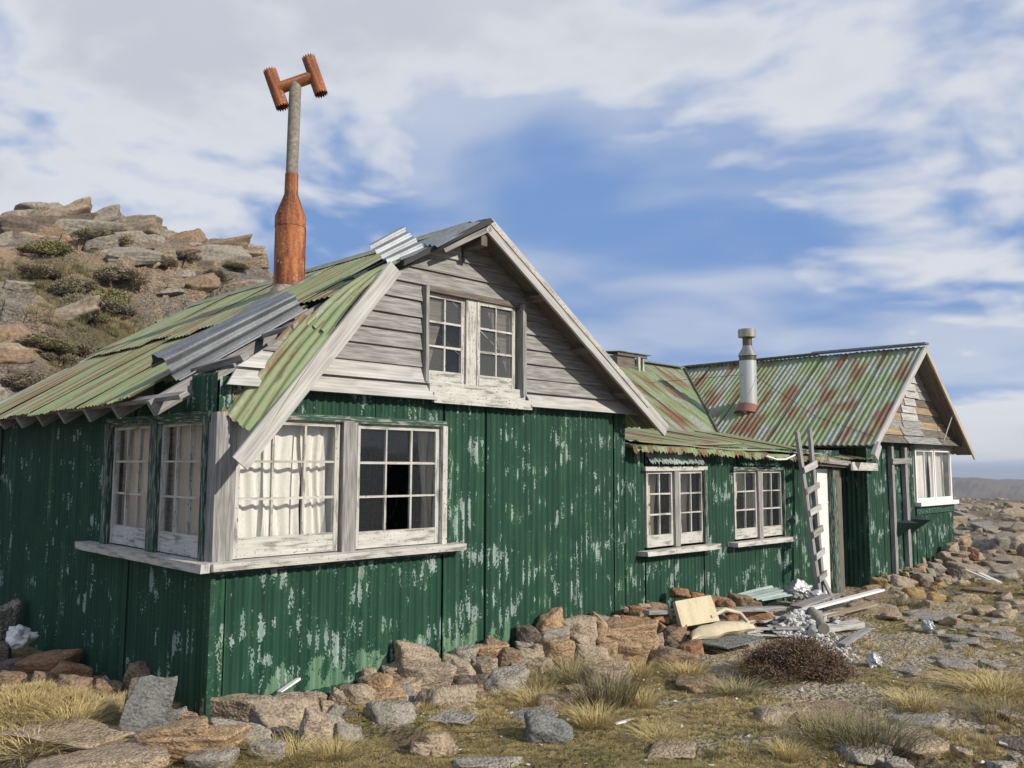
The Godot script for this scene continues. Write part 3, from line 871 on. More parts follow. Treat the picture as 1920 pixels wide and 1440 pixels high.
# ------------------------------------------------------------------ materials
func build_materials() -> void:
	T.paint = paint_tex(1536, 768, Vector2(4.6, 2.3), 11, 0.352, true)
	T.paint2 = paint_tex(1024, 512, Vector2(4.6, 2.3), 41, 0.315, false)
	T.paint3 = paint_tex(1024, 512, Vector2(4.6, 2.3), 57, 0.225, false)
	T.roof = roof_tex(1024, 768, 61, 0.465, 0.30, 0.03, 18.0)
	T.verge = roof_tex(512, 384, 65, 0.36, 0.24, 0.03, 10.0)
	T.rooflean = roof_tex(768, 512, 81, 0.47, 0.36)
	T.roof2 = roof_tex(768, 768, 71, 0.42, 0.46, 0.014, 6.0)
	T.zinc = ramp_tex(512, 512, 91, 0.05, Vector2(1, 1), 0.012, Vector2(1, 4), 0.4, [[0.0, Color(0.16, 0.17, 0.18)], [0.5, Color(0.32, 0.34, 0.36)], [1.0, Color(0.52, 0.55, 0.57)]])
	T.wood = ramp_tex(1024, 512, 101, 0.05, Vector2(22, 1), 0.012, Vector2(4, 1), 0.55, [[0.0, Color(0.06, 0.058, 0.055)], [0.25, Color(0.15, 0.147, 0.142)], [0.5, Color(0.255, 0.25, 0.243)], [0.75, Color(0.36, 0.355, 0.345)], [1.0, Color(0.50, 0.495, 0.48)]])
	T.tan = ramp_tex(512, 256, 107, 0.05, Vector2(20, 1), 0.014, Vector2(4, 1), 0.5, [[0.0, Color(0.13, 0.095, 0.06)], [0.5, Color(0.31, 0.235, 0.145)], [1.0, Color(0.47, 0.36, 0.225)]])
	T.flaky = ramp_tex(1024, 512, 113, 0.02, Vector2(9, 1), 0.006, Vector2(2, 1), 0.5, [[0.0, Color(0.15, 0.14, 0.125)], [0.3, Color(0.27, 0.255, 0.235)], [0.36, Color(0.36, 0.35, 0.325)], [0.40, Color(0.46, 0.45, 0.42)], [0.7, Color(0.55, 0.54, 0.505)], [1.0, Color(0.64, 0.63, 0.60)]], 0.27, Color(0.03, 0.09, 0.06), 0.03)
	T.greenflaky = ramp_tex(512, 512, 117, 0.035, Vector2(7, 1), 0.02, Vector2(2, 1), 0.5, [[0.0, Color(0.015, 0.055, 0.034)], [0.5, Color(0.02, 0.07, 0.044)], [0.56, Color(0.03, 0.085, 0.05)], [0.585, Color(0.24, 0.23, 0.215)], [1.0, Color(0.4, 0.39, 0.37)]])
	T.rock = ramp_tex(512, 512, 131, 0.012, Vector2.ONE, 0.07, Vector2.ONE, 0.45, [[0.0, Color(0.10, 0.095, 0.09)], [0.3, Color(0.30, 0.29, 0.285)], [0.45, Color(0.52, 0.51, 0.50)], [0.6, Color(0.72, 0.71, 0.68)], [0.8, Color(0.95, 0.94, 0.90)], [1.0, Color(1, 1, 0.97)]], 0.335, Color(0.95, 0.95, 0.9), 0.11)
	T.rust = ramp_tex(512, 512, 141, 0.016, Vector2(1, 7), 0.05, Vector2.ONE, 0.68, [[0.0, Color(0.05, 0.022, 0.015)], [0.3, Color(0.14, 0.05, 0.025)], [0.5, Color(0.29, 0.095, 0.036)], [0.68, Color(0.41, 0.15, 0.055)], [0.8, Color(0.43, 0.20, 0.09)], [1.0, Color(0.40, 0.31, 0.21)]], 0.27, Color(0.33, 0.30, 0.235), 0.03)
	T.pipe = ramp_tex(256, 512, 151, 0.05, Vector2(4, 1), 0.03, Vector2.ONE, 0.5, [[0.0, Color(0.11, 0.10, 0.085)], [0.5, Color(0.22, 0.20, 0.165)], [1.0, Color(0.38, 0.35, 0.29)]])
	T.soil = ramp_tex(1024, 1024, 161, 0.03, Vector2.ONE, 0.12, Vector2.ONE, 0.3, [[0.0, Color(0.12, 0.12, 0.12)], [0.38, Color(0.5, 0.5, 0.48)], [0.6, Color(0.95, 0.95, 0.92)], [1.0, Color(1, 1, 1)]], 0.14, Color(1, 1, 1), 0.2)
	T.cloth = ramp_tex(256, 256, 171, 0.02, Vector2(1, 4), 0.05, Vector2.ONE, 0.6, [[0.0, Color(0.55, 0.53, 0.48)], [0.5, Color(0.72, 0.71, 0.67)], [1.0, Color(0.80, 0.79, 0.76)]])
	T.rock_n = normal_tex(181, 512, 512, 0.05, Vector2.ONE, 12.0, 6)
	T.wood_n = normal_tex(191, 512, 512, 0.05, Vector2(20, 1), 4.0)
	var wn := func(m: StandardMaterial3D, s := 0.6) -> StandardMaterial3D:
		m.normal_enabled = true
		m.normal_texture = T.wood_n
		m.normal_scale = s
		return m
	M.paint = mat(Color.WHITE, 0.55, T.paint)
	M.paint2 = mat(Color.WHITE, 0.6, T.paint2)
	M.paintside = mat(Color.WHITE, 0.6, T.paint3)
	for m4 in [M.paint, M.paint2, M.paintside]:
		m4.metallic_specular = 0.32
	M.roof = mat(Color.WHITE, 0.62, T.roof)
	M.roof2 = mat(Color.WHITE, 0.7, T.roof2)
	M.zinc = mat(lin(0.62, 0.64, 0.66), 0.5, T.zinc, 0.3)
	M.wood = wn.call(mat(Color.WHITE, 0.9, T.wood))
	M.woodpale = wn.call(mat(lin(1.0, 1.0, 1.0), 0.9, T.wood))
	M.woodpale.albedo_texture = ramp_tex(512, 256, 121, 0.05, Vector2(18, 1), 0.012, Vector2(4, 1), 0.5, [[0.0, Color(0.20, 0.195, 0.185)], [0.4, Color(0.37, 0.36, 0.345)], [0.7, Color(0.50, 0.49, 0.475)], [1.0, Color(0.62, 0.61, 0.59)]])
	M.woodbrown_shade = wn.call(mat(lin(0.55, 0.48, 0.42), 0.9, T.wood))  # brown timber; the darker tint also stands for shade on soffits and beams
	M.tan = wn.call(mat(Color.WHITE, 0.85, T.tan))
	M.flaky = wn.call(mat(Color.WHITE, 0.75, T.flaky), 0.4)
	M.greenflaky = wn.call(mat(Color.WHITE, 0.75, T.greenflaky), 0.4)
	M.white = mat(lin(0.78, 0.77, 0.74), 0.6)
	M.rust = mat(Color.WHITE, 0.8, T.rust)
	M.pipe = mat(Color.WHITE, 0.8, T.pipe)
	M.curtain = mat(Color.WHITE, 0.9, T.cloth)
	M.curtain.backlight = Color(0.4, 0.4, 0.38)
	M.blind = mat(lin(0.85, 0.79, 0.66), 0.9, T.cloth)
	M.glass = mat(Color(0.62, 0.66, 0.70, 0.04), 0.02)
	M.glass.transparency = BaseMaterial3D.TRANSPARENCY_ALPHA
	M.dusty = mat(Color(0.62, 0.62, 0.6, 0.2), 0.06)
	M.dusty.transparency = BaseMaterial3D.TRANSPARENCY_ALPHA
	M.dark = mat(lin(0.05, 0.05, 0.05), 0.9)
	M.rubber = mat(lin(0.29, 0.125, 0.09), 0.75)
	M.flue = mat(lin(0.50, 0.52, 0.52), 0.4, null, 0.25)
	M.brass = mat(lin(0.35, 0.27, 0.15), 0.45, T.zinc, 0.4)
	M.foil = mat(lin(0.50, 0.51, 0.52), 0.42, null, 0.5)
	M.plaster = mat(lin(0.56, 0.56, 0.55), 0.9)
	M.foam = tri_mat(mat(lin(0.80, 0.71, 0.52), 0.9, T.cloth), 1.6)
	M.greenmetal = mat(lin(0.015, 0.05, 0.035), 0.6)
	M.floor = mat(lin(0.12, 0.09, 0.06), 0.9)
	var tints := {"t": Color(0.56, 0.455, 0.345), "o": Color(0.62, 0.43, 0.26), "g": Color(0.47, 0.43, 0.37), "b": Color(0.41, 0.295, 0.20), "k": Color(0.23, 0.19, 0.155), "p": Color(0.56, 0.44, 0.31), "u": Color(0.29, 0.30, 0.285), "r": Color(0.52, 0.295, 0.165), "y": Color(0.56, 0.39, 0.17), "h": Color(0.50, 0.42, 0.325)}
	for k in tints:
		var c: Color = tints[k]
		var m := tri_mat(mat(c.linear_to_srgb(), 0.92, T.rock), 1.25)
		m.normal_enabled = true
		m.normal_texture = T.rock_n
		m.normal_scale = 1.0
		M["rock_" + k] = m
	M.ground = tri_mat(mat(Color.WHITE, 0.95, T.soil), 0.55)
	M.ground.vertex_color_use_as_albedo = true
	M.ground.normal_enabled = true
	M.ground.normal_texture = T.rock_n
	M.ground.normal_scale = 1.6
	M.hill = tri_mat(mat(Color.WHITE, 0.95, T.rock), 0.4)
	M.hill.vertex_color_use_as_albedo = true
	M.hill.normal_enabled = true
	M.hill.normal_texture = T.rock_n
	M.hill.normal_scale = 1.6
	M.grass = mat(Color.WHITE, 0.9)
	M.grass.vertex_color_use_as_albedo = true
	M.grass.backlight = Color(0.5, 0.5, 0.42)
	M.straw = mat(lin(0.52, 0.41, 0.18), 0.9)
	M.tussock = mat(lin(0.32, 0.275, 0.135), 0.9)
	M.tussdark = mat(lin(0.19, 0.17, 0.09), 0.9)
	for m3 in [M.straw, M.tussock, M.tussdark]:
		m3.backlight = Color(0.4, 0.4, 0.35)
	M.heath = mat(lin(0.15, 0.10, 0.062), 0.9)
	M.shrub = mat(lin(0.24, 0.205, 0.135), 0.9)
	M.shrubgreen = mat(lin(0.24, 0.225, 0.10), 0.9)
	M.stem = mat(lin(0.07, 0.05, 0.035), 0.9)
	M.wire = mat(lin(0.03, 0.03, 0.03), 0.6)

# ------------------------------------------------------------------ the hut
func sash(parent: Node3D, called: String, o: Vector3, du: Vector3, n: Vector3, w: float, h: float, cols: int, rows: int, st: float, br: float, m: Material, dirty := 0.3, lost := []) -> Node3D:
	var wnd := sub(parent, called)
	var up := Vector3.UP
	var jit := 0.002
	part(wnd, "stile", plank(o + du * st * 0.5, o + du * st * 0.5 + up * h, du, st, 0.035, jit), m)
	part(wnd, "stile", plank(o + du * (w - st * 0.5), o + du * (w - st * 0.5) + up * h, du, st, 0.035, jit), m)
	part(wnd, "bottom_rail", plank(o + du * st + up * br * 0.5, o + du * (w - st) + up * br * 0.5, up, br, 0.032, jit), m)
	part(wnd, "top_rail", plank(o + du * st + up * (h - st * 0.5), o + du * (w - st) + up * (h - st * 0.5), up, st, 0.032, jit), m)
	var iw := w - 2.0 * st
	var ih := h - st - br
	var mt := 0.017
	for c in range(1, cols):
		var x := st + iw * c / cols
		part(wnd, "muntin", plank(o + du * x + up * br, o + du * x + up * (h - st), du, mt, 0.026, jit * 1.5), m)
	for r in range(1, rows):
		var y := br + ih * r / rows
		part(wnd, "muntin", plank(o + du * st + up * y, o + du * (w - st) + up * y, up, mt, 0.024, jit * 1.5), m)
	for c in cols:
		for r in rows:
			if lost.has(c * 10 + r):
				continue  # broken out
			var mb := MB.new()
			var a := o + du * (st + iw * c / cols) + up * (br + ih * r / rows) - n * 0.006
			var dx := du * (iw / cols)
			var dy := up * (ih / rows)
			var q := [a, a + dx, a + dx + dy, a + dy]
			var ta := rf(-0.002, 0.002)
			var tb := rf(-0.002, 0.002)
			q[1] += n * ta; q[2] += n * (ta + tb); q[3] += n * tb
			if dx.cross(dy).dot(n) < 0.0:
				q = [q[3], q[2], q[1], q[0]]
			mb.quad(q[0], q[1], q[2], q[3])
			part(wnd, "pane", mb.done(), M.dusty if rf(0, 1) < dirty else M.glass)
	return wnd

func board(x0: float, x1: float, y0: float, x2: float, x3: float, y1: float, z0: float, z1: float, th := 0.02) -> ArrayMesh:
	# lower edge x0..x1 at height y0, upper edge x2..x3 at y1; outer faces at z0 and z1
	var mb := MB.new()
	var j := func(s: float) -> float: return rf(-s, s)
	mb.hexa([Vector3(x0, y0 + j.call(0.006), z0), Vector3(x1, y0 + j.call(0.006), z0), Vector3(x1, y0, z0 - th), Vector3(x0, y0, z0 - th), Vector3(x2, y1, z1), Vector3(x3, y1, z1), Vector3(x3, y1, z1 - th), Vector3(x2, y1, z1 - th)], Vector2(rf(0, 3), rf(0, 1)), x1 - x0, y1 - y0, th)
	return mb.done()

func curtain(parent: Node3D, a: Vector3, b: Vector3, y0: float, y1: float, folds: float, depth: float, m: Material) -> void:
	var mb := MB.new()
	var nu := 60
	var nv := 6
	var d := (b - a).normalized()
	var n := d.cross(Vector3.UP)
	var ph := rf(0, 6)
	for r in nv + 1:
		for c in nu + 1:
			var f := float(c) / nu
			var g := float(r) / nv
			var w := f * folds * TAU + ph + 0.6 * sin(f * 9.0 + ph)
			var k := depth * (0.55 + 0.45 * (1.0 - g))
			var p := a.lerp(b, f) + Vector3.UP * lerpf(y0, y1, g) + n * (k * sin(w) + 0.5 * k * sin(w * 0.37 + g * 2.0)) + d * (0.02 * sin(g * 5.0 + f * 3.0))
			mb.vert(p, n, Vector2(f * 2.0, g * 1.5))
	for r in nv:
		for c in nu:
			var k2 := r * (nu + 1) + c
			mb.i.append_array([k2, k2 + nu + 2, k2 + 1, k2, k2 + nu + 1, k2 + nu + 2])
	smooth_normals(mb)
	part(parent, "curtain", mb.done(), m)

const RS := 0.542
const RC := 0.8403

func left_roof(s: float, z: float) -> Vector3:
	return Vector3(2.3 - s * RC, 3.8 - s * RS, z)

func build_hut() -> void:
	var X := Vector3.RIGHT
	var Y := Vector3.UP
	var Z := Vector3.BACK
	var hut := thing("mountain_hut", "derelict green corrugated iron hut with peeling paint, rusty roofs and two gables", "hut")
	var tx := Vector2(4.6, 2.3)
	# --- walls
	iron_wall(hut, Vector3.ZERO, X, Z, [[0.0, 2.06, -0.25, 0.93], [0.0, 2.06, 2.0, 2.27], [2.06, 4.39, -0.25, 2.27]], M.paint, tx, 0.615, 0.095)
	iron_wall(hut, Vector3(0, 0, -0.012), X, Z, [[4.425, 4.6, -0.25, 2.27]], M.paint, tx, 0.615, 0.095)
	part(hut, "wall_stud", plank(Vector3(4.41, -0.25, -0.05), Vector3(4.41, 2.2, -0.05), X, 0.09, 0.04), M.dark)
	iron_wall(hut, Vector3.ZERO, -Z, -X, [[0.0, 1.95, -0.3, 0.93], [0.0, 1.95, 2.0, 2.3], [1.95, 5.5, -0.4, 2.3]], M.paintside, tx, 0.615, 0.2)
	iron_wall(hut, Vector3(4.6, 0, 0), -Z, X, [[0.0, 5.5, -0.4, 2.25]], M.paint2, tx, 9.0, 0.0)
	iron_wall(hut, Vector3(0, 0, -5.5), X, -Z, [[0.0, 4.6, -0.4, 2.25]], M.paint2, tx, 9.0, 0.0)
	part(hut, "back_gable", board(0.0, 4.6, 2.2, 2.29, 2.31, 3.72, -5.46, -5.46, 0.03), M.wood)
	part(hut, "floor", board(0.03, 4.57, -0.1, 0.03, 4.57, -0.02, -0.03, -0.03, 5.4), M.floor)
	part(hut, "inner_wall", board(0.05, 4.55, -0.02, 0.05, 4.55, 2.2, -4.6, -4.6, 0.06), M.woodbrown_shade)
	part(hut, "ceiling", board(0.05, 4.55, 2.12, 0.05, 4.55, 2.16, -0.05, -0.05, 5.35), M.woodbrown_shade)
	part(hut, "head_trim", plank(Vector3(0.14, 2.01, 0.022), Vector3(2.06, 2.005, 0.022), Y, 0.05, 0.03, 0.003), M.greenflaky)
	# corner post and window casings
	part(hut, "corner_post", plank(Vector3(0.055, 0.94, -0.04), Vector3(0.055, 2.02, -0.04), X, 0.15, 0.15, 0.003), M.wood)
	part(hut, "corner_flashing", plank(Vector3(0.0, -0.3, 0.0), Vector3(0.0, 0.93, 0.0), X, 0.035, 0.035, 0.002), M.paintside)
	part(hut, "window_post", plank(Vector3(1.075, 0.97, 0.012), Vector3(1.075, 1.985, 0.012), X, 0.13, 0.06, 0.003), M.wood)
	part(hut, "window_jamb", plank(Vector3(2.035, 0.97, 0.015), Vector3(2.035, 1.985, 0.015), X, 0.05, 0.07, 0.003), M.flaky)
	part(hut, "window_post", plank(Vector3(-0.01, 0.96, -0.97), Vector3(-0.01, 1.99, -0.97), Z, 0.14, 0.07, 0.003), M.greenflaky)
	part(hut, "window_jamb", plank(Vector3(-0.012, 0.96, -1.91), Vector3(-0.012, 1.99, -1.91), Z, 0.09, 0.08, 0.003), M.greenflaky)
	part(hut, "window_jamb", plank(Vector3(-0.012, 0.96, -0.115), Vector3(-0.012, 1.99, -0.115), Z, 0.055, 0.06, 0.003), M.greenflaky)
	part(hut, "head_trim", plank(Vector3(-0.014, 1.99, -0.06), Vector3(-0.014, 2.0, -1.97), Y, 0.07, 0.05, 0.003), M.greenflaky)
	sash(hut, "window", Vector3(0.135, 1.0, -0.012), X, Z, 0.86, 0.985, 3, 3, 0.04, 0.14, M.flaky, 0.2)
	sash(hut, "window", Vector3(1.145, 1.0, -0.012), X, Z, 0.865, 0.985, 3, 3, 0.045, 0.13, M.flaky, 0.0, [10, 11])
	sash(hut, "window", Vector3(0.012, 1.0, -0.16), -Z, -X, 0.74, 0.97, 3, 3, 0.035, 0.15, M.flaky, 0.5)
	sash(hut, "window", Vector3(0.012, 1.0, -1.06), -Z, -X, 0.79, 0.97, 3, 3, 0.035, 0.15, M.flaky, 0.5)
	part(hut, "window_sill", plank(Vector3(-0.06, 0.962, 0.05), Vector3(2.22, 0.962, 0.05), Y, 0.055, 0.16, 0.004), M.flaky)
	part(hut, "window_sill", plank(Vector3(-0.055, 0.96, 0.1), Vector3(-0.055, 0.955, -2.3), Y, 0.06, 0.15, 0.004), M.flaky)
	part(hut, "sill_flashing", plank(Vector3(0.0, 0.918, 0.02), Vector3(2.16, 0.918, 0.02), Y, 0.035, 0.03, 0.004), M.greenflaky)
	curtain(hut, Vector3(0.12, 0, -0.12), Vector3(0.745, 0, -0.14), 0.98, 1.98, 6.0, 0.018, M.curtain)
	curtain(hut, Vector3(0.735, 0, -0.12), Vector3(1.03, 0, -0.11), 0.98, 1.98, 4.0, 0.02, M.curtain)
	curtain(hut, Vector3(1.95, 0, -0.2), Vector3(2.08, 0, -0.16), 0.98, 1.98, 2.0, 0.02, M.blind)
	curtain(hut, Vector3(0.13, 0, -0.95), Vector3(0.12, 0, -0.2), 0.98, 2.0, 3.0, 0.012, M.blind)
	curtain(hut, Vector3(0.13, 0, -1.9), Vector3(0.12, 0, -1.05), 0.98, 2.0, 4.0, 0.014, M.blind)
	# --- gable boards
	for k in 11:
		var y0 := 2.2 + 0.14 * k
		var y1 := y0 + 0.17
		var hw0 := (3.765 - y0) / 0.645
		var hw1 := maxf((3.765 - y1) / 0.645, 0.03)
		var zb := 0.05 + (0.07 if k == 0 else (0.03 if k == 1 else 0.0))
		var zt := 0.02
		var xl0 := maxf(2.3 - hw0, 0.0)
		var xl1 := maxf(2.3 - hw1, 0.0)
		var xr0 := 2.3 + hw0 + (0.1 if k == 0 else 0.0)
		var xr1 := 2.3 + hw1
		if k < 7:
			var el := 1.79 + (0.05 if k == 1 else (0.09 if k == 0 else rf(-0.01, 0.01)))
			var er := 2.985 + (0.06 if k == 0 else rf(0.0, 0.02))
			part(hut, "weatherboard", board(xl0, el + rf(0, 0.012), y0, xl1, el - 0.01, y1, zb, zt), M.wood if k > 1 else M.woodpale)
			part(hut, "weatherboard", board(er, xr0, y0, er - 0.02, xr1, y1, zb, zt), M.wood if k > 0 else M.woodpale)
		elif k == 9:
			part(hut, "weatherboard", board(xl0, 2.2, y0, xl1, 2.22, y1, zb, zt), M.woodpale)
			part(hut, "weatherboard", board(2.23, xr0, y0, 2.25, xr1, y1, zb - 0.006, zt), M.wood)
		else:
			part(hut, "weatherboard", board(xl0, xr0, y0, xl1, xr1, y1, zb, zt), M.wood)
	part(hut, "gable_lining", board(0.05, 1.8, 2.2, 2.28, 2.29, 3.7, -0.02, -0.02, 0.01), M.woodbrown_shade)
	part(hut, "gable_lining", board(2.98, 4.55, 2.2, 2.3, 2.31, 3.7, -0.021, -0.021, 0.01), M.woodbrown_shade)
	part(hut, "gable_lining", board(1.5, 3.1, 3.17, 2.25, 2.35, 3.7, -0.024, -0.024, 0.01), M.woodbrown_shade)
	# upper window
	sash(hut, "gable_window", Vector3(1.815, 2.36, 0.005), X, Z, 0.45, 0.77, 2, 3, 0.035, 0.1, M.flaky, 0.2)
	sash(hut, "gable_window", Vector3(2.4, 2.34, 0.03), X, Z, 0.48, 0.79, 2, 3, 0.035, 0.12, M.flaky, 0.8)
	part(hut, "window_mullion", plank(Vector3(2.33, 2.36, 0.02), Vector3(2.33, 3.15, 0.02), X, 0.12, 0.05, 0.003), M.flaky)
	part(hut, "window_jamb", plank(Vector3(1.795, 2.35, 0.045), Vector3(1.79, 3.17, 0.045), X, 0.03, 0.09, 0.003), M.wood)
	part(hut, "window_jamb", plank(Vector3(2.95, 2.3, 0.05), Vector3(2.945, 3.16, 0.05), X, 0.05, 0.13, 0.003), M.wood)
	part(hut, "window_head", plank(Vector3(1.79, 3.155, 0.04), Vector3(2.96, 3.155, 0.04), Y, 0.05, 0.06, 0.003), M.woodbrown_shade)
	part(hut, "gable_sill", plank(Vector3(1.83, 2.31, 0.05), Vector3(2.99, 2.31, 0.05), Y, 0.1, 0.06, 0.003), M.flaky)
	part(hut, "gable_sill", plank(Vector3(1.86, 2.225, 0.09), Vector3(3.06, 2.215, 0.09), Y, 0.085, 0.03, 0.004), M.flaky)
	# --- left roof slope: two or three lengths of iron in each column
	for k in 9:
		var z0 := -0.02 - 0.605 * k
		var z1 := z0 - 0.64
		var cut := 1.62 + rf(-0.12, 0.12)
		var tA := 0.006 * (k % 2)
		var lift := Vector3(-RS, RC, 0)
		var uvf := func(s: float, z: float) -> Vector2: return Vector2(-z / 4.2, s / 3.15)
		var s0 := 0.02 if k > 0 else 0.6
		var edge := rf(-0.03, 0.03)
		part(hut, "roof_sheet", corr(left_roof(s0, z0) + lift * (0.016 + tA), left_roof(s0, z1) + lift * (0.012 + tA), left_roof(cut, z0) + lift * (0.028 + tA), left_roof(cut, z1) + lift * (0.03 + tA + rf(0, 0.012)), uvf.call(s0, z0), uvf.call(cut, z1), 0.012, 0.0, 0.01, 0.006), M.roof)
		if k == 0:
			continue
		if k == 1:
			part(hut, "roof_sheet", corr(left_roof(cut - 0.1, z0 + 0.12) + lift * (0.004 + tA), left_roof(cut - 0.1, z1) + lift * tA, left_roof(3.14, z0 - 0.05) + lift * (0.03 + tA), left_roof(3.16, z1) + lift * tA, uvf.call(cut, z0), uvf.call(3.14, z1), 0.02, 0.0, 0.03), M.roof)
		else:
			part(hut, "roof_sheet", corr(left_roof(cut - 0.1, z0) + lift * tA, left_roof(cut - 0.1, z1) + lift * tA, left_roof(3.14 + edge, z0) + lift * (0.006 + tA), left_roof(3.14 + edge, z1) + lift * tA, uvf.call(cut, z0), uvf.call(3.14, z1), 0.012, 0.0, 0.012, 0.006), M.roof)
	for k in 10:
		var zr := -0.5 - 0.6 * k if k > 0 else -0.42
		part(hut, "rafter", plank(Vector3(2.22, 3.66, zr), Vector3(-0.29, 2.045, zr), Vector3(-RS, RC, 0), 0.12, 0.055, 0.004), M.wood)
	for q in [0.5, 1.2, 1.9, 2.6, 3.05]:
		part(hut, "roof_batten", plank(left_roof(q, 0.0) - Vector3(-RS, RC, 0) * 0.03, left_roof(q, -5.4) - Vector3(-RS, RC, 0) * 0.03, Vector3(RC, RS, 0), 0.07, 0.03, 0.004), M.wood)
	part(hut, "broken_batten", plank(left_roof(2.55, 0.05), left_roof(2.75, -0.85), Vector3(RC, RS, 0), 0.07, 0.04, 0.01), M.wood)
	part(hut, "broken_batten", plank(left_roof(2.05, 0.02) , left_roof(2.2, -0.75), Vector3(RC, RS, 0), 0.06, 0.03, 0.01), M.wood)
	# right slope, ridge, barge boards
	for k in 9:
		var z0 := 0.3 - 0.645 * k
		part(hut, "roof_sheet", corr(Vector3(2.28, 3.815, z0 - 0.66), Vector3(2.28, 3.815, z0), Vector3(4.97, 2.08, z0 - 0.66), Vector3(4.97, 2.08, z0), Vector2(z0 / 4.2 + 0.16, 0), Vector2(z0 / 4.2, 1), 0.012, 0.0, 0.01), M.roof)
	var up_l := Vector3(-RS, RC, 0)
	var cap := MB.new()
	for e in 9:
		var z0 := 0.05 - 0.62 * e
		var z1 := z0 - 0.62
		var j0 := rf(-0.006, 0.006)
		cap.quad(Vector3(2.16, 3.745 + j0, z0), Vector3(2.3, 3.845, z0), Vector3(2.3, 3.845, z1), Vector3(2.16, 3.745, z1), Vector2(0, 0), Vector2(0.2, 0), Vector2(0.2, 0.6), Vector2(0, 0.6))
		cap.quad(Vector3(2.3, 3.845, z0), Vector3(2.44, 3.745 + j0, z0), Vector3(2.44, 3.745, z1), Vector3(2.3, 3.845, z1), Vector2(0, 0), Vector2(0.2, 0), Vector2(0.2, 0.6), Vector2(0, 0.6))
	part(hut, "ridge_cap", cap.done(), M.roof2)
	part(hut, "bargeboard", plank(Vector3(2.27, 3.755, 0.31), Vector3(4.93, 2.03, 0.31), Y, 0.135, 0.03, 0.004), M.woodpale)
	part(hut, "barge_trim", plank(Vector3(2.27, 3.79, 0.322), Vector3(4.6, 2.285, 0.322), Y, 0.045, 0.035, 0.004), M.flaky)
	part(hut, "ridge_beam", plank(Vector3(2.25, 3.65, 0.29), Vector3(2.25, 3.65, -5.4), Y, 0.17, 0.07), M.woodbrown_shade)
	for q in [[3.05, 3.24], [3.72, 2.81], [4.35, 2.4]]:
		part(hut, "purlin", plank(Vector3(q[0], q[1], 0.3), Vector3(q[0], q[1], -5.4), Vector3(RC, -RS, 0), 0.09, 0.05), M.woodbrown_shade)
	part(hut, "soffit", plank(Vector3(2.3, 3.765, 0.14), Vector3(4.93, 2.065, 0.14), Z, 0.3, 0.012), M.woodbrown_shade)
	# the torn verge on the left: a drooping barge board with its strip of iron
	part(hut, "bargeboard", plank(Vector3(0.0, 1.66, 0.33), Vector3(1.27, 3.2, 0.31), Vector3(-0.78, 0.62, 0), 0.13, 0.03, 0.004), M.woodpale)
	part(hut, "verge_sheet", corr(Vector3(0.76, 2.66, 0.32), Vector3(0.66, 2.8, -0.02), Vector3(0.15, 1.8, 0.335), Vector3(0.02, 2.02, -0.02), Vector2(0.05, 0.1), Vector2(0.5, 0.85), 0.012, 0.03, 0.02), M.verge)
	part(hut, "verge_sheet", corr(Vector3(1.33, 3.27, 0.31), Vector3(1.34, 3.27, 0.05), Vector3(0.68, 2.6, 0.322), Vector3(0.62, 2.72, 0.02), Vector2(0.55, 0.0), Vector2(0.95, 0.8), 0.01, 0.045, 0.01), M.verge)
	part(hut, "torn_flashing", corr(left_roof(0.95, 0.12) + up_l * 0.07, left_roof(0.62, -0.3) + up_l * 0.1, left_roof(0.15, 0.2) + up_l * 0.03, left_roof(0.1, -0.1) + up_l * 0.05, Vector2.ZERO, Vector2(0.5, 0.7), 0.03, 0.02, 0.03), M.zinc)
	part(hut, "torn_flashing", corr(left_roof(0.65, 0.26) + up_l * 0.02, left_roof(0.6, 0.05) + up_l * 0.05, left_roof(0.06, 0.3) + up_l * 0.02, left_roof(0.06, 0.1) + up_l * 0.04, Vector2(0.3, 0.2), Vector2(0.7, 0.9), 0.02, 0.0, 0.04), M.zinc)
	part(hut, "torn_felt", plank(left_roof(0.9, 0.02) + up_l * 0.015, left_roof(0.0, 0.26) + up_l * 0.0, Z, 0.2, 0.02, 0.02), M.dark)
	part(hut, "torn_felt", plank(left_roof(1.25, -0.25) + up_l * 0.07, left_roof(0.75, -0.15) + up_l * 0.07, Z, 0.2, 0.015, 0.02), M.dark)
	part(hut, "broken_batten", plank(left_roof(0.55, 0.2) - up_l * 0.05, left_roof(0.05, 0.3) - up_l * 0.06, Y, 0.05, 0.05, 0.01), M.wood)
	# --- the wing between the gables
	var WZ := -0.15
	iron_wall(hut, Vector3(0, 0, WZ), X, Z, [[4.6, 5.16, -0.45, 1.9], [5.16, 6.36, -0.45, 0.7], [5.16, 6.36, 1.62, 1.9], [6.36, 7.06, -0.45, 1.9], [7.06, 8.36, -0.45, 0.68], [7.06, 8.36, 1.6, 1.9], [8.36, 9.33, -0.45, 1.9], [9.33, 10.22, 1.64, 1.9]], M.paint2, tx, 0.62, 0.15)
	iron_wall(hut, Vector3(0, 0, -0.45), X, Z, [[10.0, 10.9, -0.45, 1.9]], M.paintside, tx, 0.62, 0.15)
